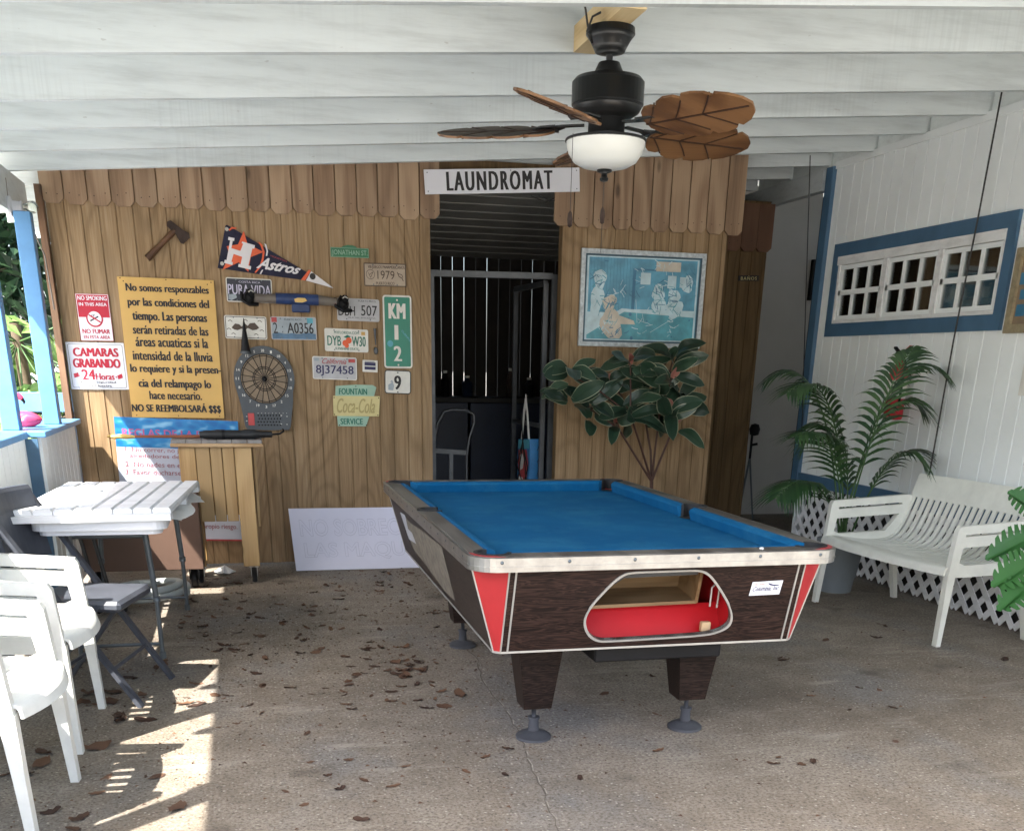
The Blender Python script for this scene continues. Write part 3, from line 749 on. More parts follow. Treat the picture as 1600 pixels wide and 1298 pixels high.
# hand truck
def HT(x, y, dy=0): return atY(x, y, 8.3+dy)
h = thing('hand_truck', 'grey tubular hand truck standing just inside the laundry doorway', 'hand truck')
path = [HT(674, 760), HT(676, 700), HT(684, 660), HT(694, 643), HT(706, 640), HT(728, 641), HT(740, 647), HT(741, 660), HT(733, 685), HT(729, 715), HT(729, 760)]
path[0].z = path[-1].z = .12
sm = []
for i in range(len(path)-1):
    for k in range(4): sm.append(path[i].lerp(path[i+1], k/4))
sm.append(path[-1]); MB().tube(sm, .013, 8).build('frame', 'gate_metal', h)
mb = MB(); a, b = HT(681, 704), HT(728, 707); mb.bar(a, b, .03, .035); m_ = (a+b)/2; mb.bar(m_, (m_.x, m_.y, .1), .03, .02); mb.bar((path[0].x, 8.3, .13), (path[-1].x, 8.3, .13), .04, .03)
mb.box(path[0].x, path[-1].x, 8.05, 8.3, .015, .03); mb.build('crossbars', 'gate_metal', h)
for x in (path[0].x-.05, path[-1].x+.05):
    MB().lathe([(.03, -.025), (.12, -.025), (.125, 0), (.12, .025), (.03, .025)], (x, 8.34, .125), 18, rot=Matrix.Rotation(PI/2, 3, 'Y')).build('wheel', 'black', h)

# ---- house wall on the right
hw = thing('house_wall', 'white upright-board house wall with blue trim and a skirt of lattice on the right', 'wall')
HB = .60
mb = MB(); wy0, wy1, wz0, wz1 = 5.66, 7.50, 1.685, 2.15
put = lambda u, d, z: (HX+d, u, z)
grooved(mb, .3, wy0, HB, lambda u: 2.735, .1225, .011, .010, .03, put)
grooved(mb, wy1, 7.72, HB, lambda u: 2.735, .1225, .011, .010, .03, put, .02)
grooved(mb, wy0, wy1, HB, lambda u: wz0, .1225, .011, .010, .03, put, .04)
grooved(mb, wy0, wy1, wz1, lambda u: 2.735, .1225, .011, .010, .03, put, .04)
mb.build('siding', 'wall_white', hw, False)
mb = MB(); mb.box(HX-.012, HX+.0, .3, 7.7, 2.715, 2.76); mb.build('top_moulding', 'wall_white', hw)
mb = MB(); mb.bbox(HX-.03, HX+.07, 7.70, 7.80, .55, 2.735, .003); mb.build('corner_board', 'blue_trim', hw)
mb = MB(); mb.bbox(HX-.024, HX-.002, .3, 7.698, .545, .63, .003); mb.build('base_board', 'blue_trim', hw)
mb = MB()                                                     # lattice skirt
def clip(p, q, y0, y1, z0, z1):
    t0, t1 = 0., 1.; d = (q[0]-p[0], q[1]-p[1])
    for a, lo, hi, o in ((d[0], y0, y1, p[0]), (d[1], z0, z1, p[1])):
        if abs(a) < 1e-9: continue
        u, v = (lo-o)/a, (hi-o)/a
        if u > v: u, v = v, u
        t0, t1 = max(t0, u), min(t1, v)
    return None if t0 >= t1-.01 else ((p[0]+d[0]*t0, p[1]+d[1]*t0), (p[0]+d[0]*t1, p[1]+d[1]*t1))
for s_, xx in ((1, HX-.004), (-1, HX+.004)):
    y = -.5
    while y < 9:
        c = clip((y, 0.01), (y+s_*.54, .545), .8, 7.72, .012, .544)
        if c: mb.rnd().bar((xx, *c[0]), (xx, *c[1]), .040, .007, (1, 0, 0))
        y += .138
mb.build('lattice', 'fence_white', hw)
mb = MB(); mb.box(HX+.10, HX+.14, .3, 7.75, 0, .6); mb.build('crawl_space_shade', 'dark', hw)  # dark sheet stands in for the shaded void behind the lattice
mb = MB(); mb.box(HX+.03, 6.95, 7.76, 7.80, .0, 2.735); mb.build('end_wall', 'wall_white', hw)
mb = MB(); mb.box(HX+.031, 6.95, .3, .34, .0, 2.735); mb.build('end_wall', 'wall_white', hw)
mb = MB(); to0, to1, tz0, tz1 = 5.595, 7.563, 1.612, 2.222
for a, b, c, d in ((to0, to1, tz0, wz0+.012), (to0, to1, wz1-.012, tz1), (to0, wy0+.012, wz0+.012, wz1-.012), (wy1-.012, to1, wz0+.012, wz1-.012)):
    mb.box(HX-.022, HX-.001, a, b, c, d)
mb.build('window_trim', 'blue_trim', hw)
uw = (wy1-wy0-.024)/3
for i in range(3):
    a = wy0+.012+i*uw+.002; b = a+uw-.004; z0, z1 = wz0+.014, wz1-.014; zt = z1-.055
    f = MB(); f.box(HX-.028, HX+.02, a, b, zt, z1)                                   # valance
    f.box(HX-.016, HX+.02, a, b, z0, z0+.022); f.box(HX-.016, HX+.02, a, a+.022, z0+.022, zt); f.box(HX-.016, HX+.02, b-.022, b, z0+.022, zt)
    fr = f.build('window', 'fence_white', hw)
    s2 = MB(); a2, b2, za, zb_ = a+.024, b-.024, z0+.024, zt-.003; zm = (za+zb_)/2
    s2.box(HX-.006, HX+.016, a2, b2, za, za+.026); s2.box(HX-.006, HX+.016, a2, b2, zb_-.026, zb_); s2.box(HX-.006, HX+.016, a2, b2, zm-.016, zm+.016)
    s2.box(HX-.006, HX+.016, a2, a2+.026, za+.026, zb_-.026); s2.box(HX-.006, HX+.016, b2-.026, b2, za+.026, zb_-.026)
    for k in (1, 2):
        yy = a2+(b2-a2)*k/3
        s2.box(HX-.005, HX+.015, yy-.013, yy+.013, za+.026, zm-.016); s2.box(HX-.005, HX+.015, yy-.013, yy+.013, zm+.016, zb_-.026)
    s2.build('sash', 'wall_white', fr)
    MB().box(HX+.006, HX+.010, a2, b2, za, zb_).build('pane', 'pane', fr)
hr = thing('house_room', 'dim brown shelves and walls of the house seen through the window panes', 'room', (0, 0, 0))
mb = MB(); mb.box(5.6, 5.65, 4.6, 7.7, .7, 2.6); mb.box(HX+.1, 5.6, 4.55, 4.6, .7, 2.6); mb.box(HX+.1, 5.6, 7.66, 7.7, .7, 2.6); mb.box(HX+.1, 5.6, 4.6, 7.66, 2.6, 2.64); mb.box(HX+.1, 5.6, 4.6, 7.66, .66, .7)
mb.build('room_box', 'cardboard', hr)
mb = MB(); mb.box(4.6, 4.8, 5.7, 6.5, 1.5, 1.82); mb.box(4.55, 4.7, 5.75, 5.95, 1.83, 1.98); mb.build('shelf', 'tan_wood', hr)
MB().lathe([(0, 0), (.05, .01), (.07, .06), (.05, .13), (0, .16)], (4.62, 6.15, 1.82), 12).build('vase', 'grey_plastic', hr)
MB().lathe([(0, 0), (.04, .01), (.05, .1), (.03, .2), (0, .2)], (4.62, 6.6, 1.75), 12).build('vase', 'plate_white', hr)

# ------------------------------------------------------------------ pool table
TX, TY, TW, TL, TZ = .676, 3.279, 1.347, 2.402, .80
pt = thing('pool_table', 'coin-style pool table with blue cloth, dark walnut sides and red corners', 'pool table', (TX, TY, 0))
R_ = .10
mb = MB()                                                    # aluminium rim, rounded corners
mb.prism(rrect(0, TW, 0, TL, R_, 8), .752, .7975, 'xy', [rrect(.012, TW-.012, .012, TL-.012, R_-.012, 8)])
mb.prism(rrect(-.002, TW+.002, -.002, TL+.002, R_, 8), .766, .770, 'xy', [rrect(.006, TW-.006, .006, TL-.006, R_-.006, 8)])
rim = mb.build('rim', 'steel', pt)
for p in rim.data.polygons: p.use_smooth = False
nb = 6
for i in range(nb):
    x = .1+(TW-.2)*i/(nb-1); mb = MB(); mb.lathe([(0, .003), (.004, .002), (.006, 0)], (x, -.001, .784), 10, rot=Matrix.Rotation(PI/2, 3, 'X')); mb.build('screw', 'grey_metal', rim)
for i in range(14):
    y = .15+(TL-.3)*i/13
    for xx, sg in ((-.001, -1), (TW+.001, 1)): mb = MB(); mb.lathe([(0, .002), (.003, .0015), (.004, 0)], (xx, y, .784), 8, rot=Matrix.Rotation(sg*PI/2, 3, 'Y')); mb.build('screw', 'grey_metal', rim)
# top of the rails, with notches for the six pockets
RW = .078; CW = .043
x0, x1, y0, y1 = RW, TW-RW, RW+.012, TL-RW-.012
pr = .058
def arc(cx, cy, r, a0, a1, n=10): return [(cx+r*math.cos(math.radians(a0+(a1-a0)*i/n)), cy+r*math.sin(math.radians(a0+(a1-a0)*i/n))) for i in range(n+1)]
ym = (y0+y1)/2
POCK = [(x0+.012, y0+.012, 45), (x1-.012, y0+.012, 135), (x1-.012, y1-.012, 225), (x0+.012, y1-.012, 315), (x0-.008, ym, 0), (x1+.008, ym, 180)]
inner = []
inner += arc(x0+.012, y0+.012, pr, 102, 348) [::1]
inner += arc(x1-.012, y0+.012, pr, 192, 438)
inner += arc(x1+.008, ym, pr*.9, 260, 460)
inner += arc(x1-.012, y1-.012, pr, 282, 528)
inner += arc(x0+.012, y1-.012, pr, 12, 258)
inner += arc(x0-.008, ym, pr*.9, 80, 280)
mb = MB(); mb.prism(rrect(.0125, TW-.0125, .0125, TL-.0125, R_-.0125, 8), .782, TZ, 'xy', [inner]); rl = mb.build('rail_top', 'rail', pt)
for cx, cy, sx, sy in ((0, 0, 1, 1), (TW, 0, -1, 1), (0, TL, 1, -1), (TW, TL, -1, -1)):
    P = [(.0125+.0875-.0875*math.cos(t), .0125+.0875-.0875*math.sin(t)) for t in [PI/2*i/8 for i in range(9)]]
    poly = [(.0125, .115)] + P + [(.115, .0125), (.082, .035), (.035, .082)]
    mb = MB(); mb.prism([(cx+sx*a, cy+sy*b) for a, b in poly], TZ+.0003, TZ+.0012, 'xy'); mb.build('corner_inlay', 'red', pt)
# bed and cushions
mb = MB(); mb.prism([(x0-.0, y0), (x1, y0), (x1, y1), (x0, y1)], .735, .748, 'xy', [circ(a, b, .05, 18) for a, b, c in [(x0+.028, y0+.028, 0), (x1-.028, y0+.028, 0), (x1-.028, y1-.028, 0), (x0+.028, y1-.028, 0), (x0+.0505, ym, 0), (x1-.0505, ym, 0)]][:0])
mb.build('bed_cloth', 'felt', pt)
cus = MB()
def cushion(p, q, nrm, c0, c1):
    """rail rubber from p to q; nrm points onto the bed; ends cut back by c0, c1"""
    p = Vector(p); q = Vector(q); d = (q-p).normalized(); n = Vector(nrm)
    prof = [(-.001, TZ-.001), (.018, TZ+.001), (CW-.006, TZ-.006), (CW, TZ-.014), (CW-.012, .748), (-.001, .748)]
    vs = []
    for k in range(2):
        for o, z in prof:
            t = o/CW; b = p+d*(c0*t) if k == 0 else q-d*(c1*t); v = b+n*o; vs.append((v.x, v.y, z))
    m = len(prof); fs = [(i, (i+1) % m, m+(i+1) % m, m+i) for i in range(m)] + [tuple(range(m))[::-1], tuple(range(m, 2*m))]
    cus.add(vs, fs)
g1, gm = .062, .056
cushion((x0+g1, y0, 0), (x1-g1, y0, 0), (0, 1, 0), .035, .035)
cushion((x1-g1, y1, 0), (x0+g1, y1, 0), (0, -1, 0), .035, .035)
cushion((x0, ym-gm, 0), (x0, y0+g1, 0), (1, 0, 0), .014, .035)
cushion((x0, y1-g1, 0), (x0, ym+gm, 0), (1, 0, 0), .035, .014)
cushion((x1, y0+g1, 0), (x1, ym-gm, 0), (-1, 0, 0), .035, .014)
cushion((x1, ym+gm, 0), (x1, y1-g1, 0), (-1, 0, 0), .014, .035)
cus.build('cushion', 'felt', pt)
for a, b, c in POCK:
    q = MB(); r = pr-.002
    q.flat(circ(a, b, r+.004, 20), .7492, 'xy')
    t0 = c+55; t1 = c+305
    A1 = arc(a, b, pr+.006, t0, t1, 16); A2 = arc(a, b, pr-.008, t1, t0, 16)
    q.prism(A1+A2, .750, TZ+.0035, 'xy')
    q.build('pocket', 'cup', pt)
MB().lathe([(0, .006), (.006, .005), (.009, 0)], (TW-.30, .055, TZ), 10).build('chalk_bit', 'paper', pt)
# apron: four slanted walls with bevelled corners
ZT, ZB = .7515, .452
it, ib = .022, .104      # inset of the sides at top and bottom
ft, fb_ = .034, .118     # inset of the ends at top and bottom
ct_, cb_ = .112, .022    # width of the corner bevel at top and bottom, along the end
st_, sb_ = .085, .02     # along the side
def ring(z):
    t = (ZT-z)/(ZT-ZB); i = it+(ib-it)*t; f = ft+(fb_-ft)*t; c = ct_+(cb_-ct_)*t; s_ = st_+(sb_-st_)*t
    return [(i+c, f), (TW-i-c, f), (TW-i, f+s_), (TW-i, TL-f-s_), (TW-i-c, TL-f), (i+c, TL-f), (i, TL-f-s_), (i, f+s_)]
rt, rb = ring(ZT), ring(ZB)
def on_front(u, v):       # u 0..1 along the near end wall, v 0 at top .. 1 at bottom
    a = Vector((*rt[0], ZT)).lerp(Vector((*rt[1], ZT)), u); b = Vector((*rb[0], ZB)).lerp(Vector((*rb[1], ZB)), u); return a.lerp(b, v)
def front_uv(px, py):     # photo pixel -> (u, v) on the near end wall
    o = Vector(pt.location); a = Vector((*rt[0], ZT))+o; b = Vector((*rt[1], ZT))+o; c = Vector((*rb[0], ZB))+o
    n = (b-a).cross(c-a); d = _ray(px, py); P = CAM + d*((a-CAM).dot(n)/d.dot(n))
    v = (a.z-P.z)/(ZT-ZB); l = on_front(0, v)+o; r = on_front(1, v)+o
    return ((P.x-l.x)/(r.x-l.x), v)
hole = [front_uv(x, y) for x, y in [(914, 972), (918, 958), (928, 943), (955, 914), (972, 900), (986, 895), (1040, 893.5), (1085, 891.5), (1100, 894), (1112, 904), (1128, 928), (1140, 950), (1142, 966), (1136, 978), (1120, 986), (1098, 991), (1020, 996), (955, 1000), (935, 1000), (920, 990)]]
hc = [sum(p[0] for p in hole)/len(hole), sum(p[1] for p in hole)/len(hole)]
def smooth_loop(L, n=3):
    for _ in range(n):
        L = [q for a, b in zip(L, L[1:]+L[:1]) for q in ((a[0]*.75+b[0]*.25, a[1]*.75+b[1]*.25), (a[0]*.25+b[0]*.75, a[1]*.25+b[1]*.75))]
    return L
hole = smooth_loop(hole, 2)
def front_panel(mb, outer, holes, off, th):
    loops = [outer]+holes; fl = [p for l in loops for p in l]
    tris = tessellate_polygon([[Vector((a, b, 0)) for a, b in l] for l in loops]); n = len(fl)
    nr = (on_front(1, 0)-on_front(0, 0)).cross(on_front(0, 1)-on_front(0, 0)).normalized()
    if nr.y > 0: nr = -nr
    vs = [on_front(*p)+nr*off for p in fl]+[on_front(*p)+nr*(off-th) for p in fl]
    fs = [tuple(t) for t in tris]+[tuple(i+n for i in t)[::-1] for t in tris]; o = 0
    for l in loops:
        for i in range(len(l)): fs.append((o+i, o+(i+1) % len(l), n+o+(i+1) % len(l), n+o+i))
        o += len(l)
    mb.add(vs, fs)
mb = MB(); front_panel(mb, [(0, 0), (1, 0), (1, 1), (0, 1)], [hole], 0, .02); mb.build('end_panel', 'walnut', pt)
big = [(hc[0]+(p[0]-hc[0])*1.022+(.002 if p[0] > hc[0] else -.002), hc[1]+(p[1]-hc[1])*1.03+(.008 if p[1] > hc[1] else -.008)) for p in hole]
mb = MB(); front_panel(mb, big, [hole], .004, .022); mb.build('opening_trim', 'trim_steel', pt)
def quad3(mb, A, B, C, D): mb.add([A, B, C, D], [(0, 1, 2, 3)])
mb = MB(); T3 = lambda k: Vector((*rt[k], ZT)); B3 = lambda k: Vector((*rb[k], ZB))
quad3(mb, T3(5), T3(4), B3(4), B3(5)); mb.build('end_panel', 'walnut', pt)
mb = MB(); quad3(mb, T3(6), T3(7), B3(7), B3(6)); mb.build('side_panel', 'walnut_side', pt)
mb = MB(); quad3(mb, T3(2), T3(3), B3(3), B3(2)); mb.build('side_panel', 'walnut_side', pt)
for a, b in ((7, 0), (1, 2), (3, 4), (5, 6)): mb = MB(); quad3(mb, T3(a), T3(b), B3(b), B3(a)); mb.build('corner_panel', 'red', pt)
mb = MB(); mb.add([(*p, ZB+.004) for p in rb], [tuple(range(8))]); mb.build('underside', 'dark', pt)
mb = MB()
for k in range(8):
    mb.bar(T3(k), B3(k)+Vector((0, 0, .001)), .006, .005, (1, 0, 0))
for k in range(8): mb.bar(B3(k), B3((k+1) % 8), .006, .007)
for s_ in (0, 1):        # double stripe on the near end wall
    for u0 in (.022,):
        u = u0 if s_ == 0 else 1-u0
        a = on_front(u, .0)+Vector((0, -.001, 0)); b = on_front(u, 1)+Vector((0, -.001, 0)); mb.bar(a, b, .006, .005, (0, 1, 0))
mb.build('edge_trim', 'trim_steel', pt)
# ball return inside the opening
def inside(u, v, d): p = on_front(u, v); return Vector((p.x, p.y+d, p.z))
uL, uR = min(p[0] for p in hole)-.01, max(p[0] for p in hole)+.01
mb = MB()
quad3(mb, inside(uL, 1.0, .05), inside(uR, 1.0, .05), inside(uR, .60, .17), inside(uL, .60, .17))
quad3(mb, inside(uR, .0, .012), inside(uR, .0, .34), inside(uR, 1, .34), inside(uR, 1, .012))
quad3(mb, inside(uL, .0, .34), inside(uL, .0, .012), inside(uL, 1, .012), inside(uL, 1, .34))
quad3(mb, inside(uL, .97, .012), inside(uR, .97, .012), inside(uR, .97, .2), inside(uL, .97, .2))
mb.build('ball_return', 'red_deep', pt)
mb = MB()
a, b = inside(uL, .585, .15), inside(uR-.085, .56, .15); mb.bar(a, b, .03, .012); mb.bar(inside(uR-.085, .03, .15), b, .012, .03)
quad3(mb, inside(uL, .0, .34), inside(uR, .0, .34), inside(uR, .6, .34), inside(uL, .6, .34)); quad3(mb, inside(uL, .57, .16), inside(uR-.08, .57, .16), inside(uR-.08, .5, .34), inside(uL, .5, .34))
q0 = inside(uR-.085, .0, .15); quad3(mb, inside(uR-.08, .0, .16), inside(uR-.08, .0, .34), inside(uR-.08, .57, .34), inside(uR-.08, .57, .16))
mb.build('ball_tray', 'tray_wood_shaded', pt)
mb = MB(); mb.bar(inside(uL+.11, .14, .08), inside(uR-.13, .12, .08), .03, .02); mb.bar(inside(uL+.10, .2, .06), inside(uL+.14, .1, .06), .03, .02); mb.build('slide_bar', 'black_metal', pt)
mb = MB(); c = inside(uR-.035, .42, .1); mb.tube([c+Vector((-.02, 0, -.05)), c+Vector((-.018, 0, .02)), c+Vector((0, 0, .035)), c+Vector((.012, 0, .02)), c+Vector((.008, 0, -.055))], .004, 6); mb.build('rack_hook', 'trim_steel', pt)
mb = MB(); c = inside(uR-.07, .83, .055); mb.bbox(c.x-.018, c.x+.018, c.y-.012, c.y+.012, c.z-.016, c.z+.02, .003); mb.build('wood_block', 'tan_wood', pt)
# maker's plate on the near end
L4 = [front_uv(x, y) for x, y in [(1176, 909), (1223.5, 906), (1217, 927.5), (1170, 930)]]
mb = MB(); front_panel(mb, L4, [], .002, .002); pl = mb.build('maker_plate', 'sign_white', pt)
def plate_fn(u, v): 
    a = Vector(L4[0]).lerp(Vector(L4[1]), u); b = Vector(L4[3]).lerp(Vector(L4[2]), u); p = a.lerp(b, v); q = on_front(p.x, p.y); return q+Vector((0, -.0028, -.001))
def ptext(s, u0, v0, u1, v1, bold=0, shear=0):
    q = MB(); vs, fs, _ = text_geom(s, bold, shear); q.add([plate_fn(u0+(u1-u0)*a, v1+(v0-v1)*b) for a, b in vs], fs); return q
ptext('Columbia, Inc', .06, .34, .92, .72, .01, .35).build('lettering', 'blue_ink', pl)
ptext('BILLARES', .1, .12, .42, .24).build('lettering', 'orange', pl)
q = ptext('PHONE SERVICE AND PARTS', .08, .76, .86, .84); ms = ptext('SAN JUAN, P.R.', .2, .88, .75, .95); q.add(ms.v, ms.f); q.build('lettering', 'letter_pale', pl)
q = MB(); P = [(.52, .10), (.60, .16), (.70, .24), (.84, .26), (.93, .34), (.72, .34), (.60, .28), (.54, .2)]; q.add([plate_fn(a, b) for a, b in P], [tuple(range(len(P)))]); q.build('bird_emblem', 'blue_ink', pl)
# worn patch on the left side
def on_side(u, v): a = T3(7).lerp(T3(6), u); b = B3(7).lerp(B3(6), u); return a.lerp(b, v)
P = [(.28, .10), (.30, .86), (.42, .90), (.60, .80), (.80, .74), (.84, .30), (.80, .16), (.70, .22), (.5, .14)]
q = MB(); q.add([on_side(*p)+Vector((-.0015, 0, 0)) for p in P], [tuple(range(len(P)))]); M['worn'] = paint('bare_worn_board', (.17, .145, .11), .7, .35, 22, .1); wp = q.build('worn_patch', 'worn', pt)
P = [(.76, .16), (.78, .4), (.72, .40), (.70, .55), (.83, .62), (.85, .2)]
q = MB(); q.add([on_side(*p)+Vector((-.002, 0, 0)) for p in P], [tuple(range(len(P)))]); q.build('torn_label', 'plate_silver', wp)
# legs
for sx in (0, 1):
    for sy in (0, 1):
        cx = .349 if sx == 0 else TW-.349; cy = .47 if sy == 0 else TL-.47
        q = MB(); wt, wb, zt, zb_ = .095, .056, ZB+.004, .138
        q.add([(cx+a*w_, cy+b*w_, z) for z, w_ in ((zb_, wb), (zt, wt)) for a, b in ((-1, -1), (1, -1), (1, 1), (-1, 1))], [(3, 2, 1, 0), (4, 5, 6, 7), (0, 1, 5, 4), (1, 2, 6, 5), (2, 3, 7, 6), (3, 0, 4, 7)])
        lg = q.build('leg', 'walnut_leg', pt)
        MB().lathe([(0, .0005), (.07, .001), (.071, .012), (.055, .024), (.022, .034), (.019, .08), (.024, .082), (.024, .09), (.009, .09), (.009, .14), (0, .14)], (cx, cy, 0), 28).build('levelling_foot', 'foot', lg)
mb = MB(); mb.bbox(.50, 1.0, .20, .40, .375, .45, .006); mb.build('under_box', 'black', pt)

# ------------------------------------------------------------------ ceiling fan
FX, FY = 1.425, 4.387; fz = beam_z(1.45)-.004
fan = thing('ceiling_fan', 'black ceiling fan with five carved leaf blades and a white bowl light', 'ceiling fan', (FX, FY, 0))
MB().lathe([(0, fz), (.09, fz), (.092, fz-.02), (.078, fz-.035), (.066, fz-.055), (.055, fz-.075), (.02, fz-.082), (0, fz-.082)], n=32).build('canopy', 'black_metal', fan)
MB().tube([(0, 0, fz-.08), (0, 0, 2.425)], .0125, 14).build('downrod', 'black_metal', fan)
MB().lathe([(.014, 2.44), (.04, 2.435), (.055, 2.405), (.06, 2.40), (.125, 2.385), (.137, 2.372), (.137, 2.30), (.13, 2.297), (.13, 2.29), (.122, 2.275), (.10, 2.262), (.065, 2.258), (.065, 2.25)], n=40).build('motor', 'black_metal', fan)
MB().lathe([(.10, 2.262), (.07, 2.255), (.07, 2.205), (.085, 2.20), (.085, 2.192), (.155, 2.188), (.157, 2.180), (.15, 2.178)], n=32).build('switch_housing', 'black_metal', fan)
MB().lathe([(.152, 2.180), (.150, 2.165), (.142, 2.14), (.122, 2.112), (.09, 2.096), (.05, 2.088), (0, 2.086)], n=40).build('light_bowl', 'opal', fan)
MB().lathe([(0, 2.09), (.028, 2.088), (.03, 2.08), (.012, 2.074), (.012, 2.062), (.018, 2.058), (.014, 2.048), (0, 2.045)], n=16).build('finial', 'black_metal', fan)
BL = .66
def blade_outline():
    up = [(.20, .028), (.225, .075), (.25, .096), (.285, .100), (.306, .088), (.318, .112), (.36, .132), (.405, .130), (.428, .110), (.440, .130), (.48, .131), (.53, .116), (.552, .092), (.564, .104), (.61, .082), (.648, .045), (.664, .006)]
    return up+[(x+.004, -y*.97) for x, y in reversed(up)]
for k in range(5):
    a = math.radians(84+72*k)
    Rz = Matrix.Rotation(a, 3, 'Z'); Rt = Matrix.Rotation(math.radians(-18), 3, 'X')
    q = MB(); O = blade_outline(); q.prism(O, 2.218-.004, 2.218+.004, 'xy'); q.mi = [1 if all(q.v[i][2] > 2.218 for i in f_) else 0 for f_ in q.f]
    def tf(v): v = Vector(v)-Vector((0, 0, 2.218)); return tuple(Rz @ (Rt @ v) + Vector((0, 0, 2.218)))
    q.v = [tf(v) for v in q.v]; br = q.build('blade', ['blade', 'blade_top'], fan)
    q = MB()
    for z in (2.218-.0052, 2.218+.0052):
        q.bar((.2, 0, z), (.65, 0, z), .007, .003)
        for x in (.30, .42, .54):
            for sg in (1, -1):
                P = [(x-.085, 0), (x-.055, sg*.03), (x-.022, sg*.065), (x+.006, sg*.098)]
                for p, r in zip(P, P[1:]): q.bar((*p, z), (*r, z), .005, .003)
    q.v = [tf(v) for v in q.v]; M.setdefault('vein', paint('dark_carved_vein', (.035, .014, .006), .6, .2)); q.build('carved_vein', 'vein', br)
    q = MB(); q.bar((.085, 0, 2.236), (.17, .012, 2.232), .028, .006); q.bar((.17, .012, 2.232), (.215, .03, 2.226), .03, .006); q.bar((.17, -.0, 2.232), (.215, -.035, 2.226), .03, .006); q.prism([(.19, -.06), (.19, .06), (.25, .045), (.29, 0), (.25, -.045)], 2.222+.001, 2.222+.007, 'xy')
    q.v = [tuple(Rz @ Vector(v)) for v in q.v]; q.build('blade_arm', 'black_metal', fan)
mb = MB(); c = atY(896, 230, FY-.1); x = c.x-FX
mb.tube([(-.15, -.06, 2.19), (-.152, -.065, 1.93)], .0012, 4); mb.build('pull_chain', 'black_metal', fan)
MB().lathe([(0, 1.935), (.008, 1.925), (.011, 1.905), (.008, 1.88), (0, 1.875)], (-.152, -.065, 0), 10).build('pull_fob', 'rust', fan)
mb = MB(); mb.tube([(0, 0, 2.045), (0.0, 0, 1.80)], .0012, 4); mb.build('pull_chain', 'black_metal', fan)
MB().lathe([(0, 1.965), (.008, 1.95), (.011, 1.93), (.008, 1.905), (0, 1.90)], (0, 0, 0), 10).build('pull_fob', 'rust', fan)
mb = MB(); mb.tube([(-.10, -.02, fz+.16), (-.115, -.01, fz+.08), (-.10, 0, fz+.05), (-.09, 0, fz+.0), (-.07, 0, fz-.02)], .004, 6); mb.tube([(-.06, -.06, fz+.03), (-.085, -.04, fz+.02), (-.098, -.02, fz-.02), (-.07, 0, fz-.05)], .004, 6); mb.build('supply_wire', 'wire', fan)

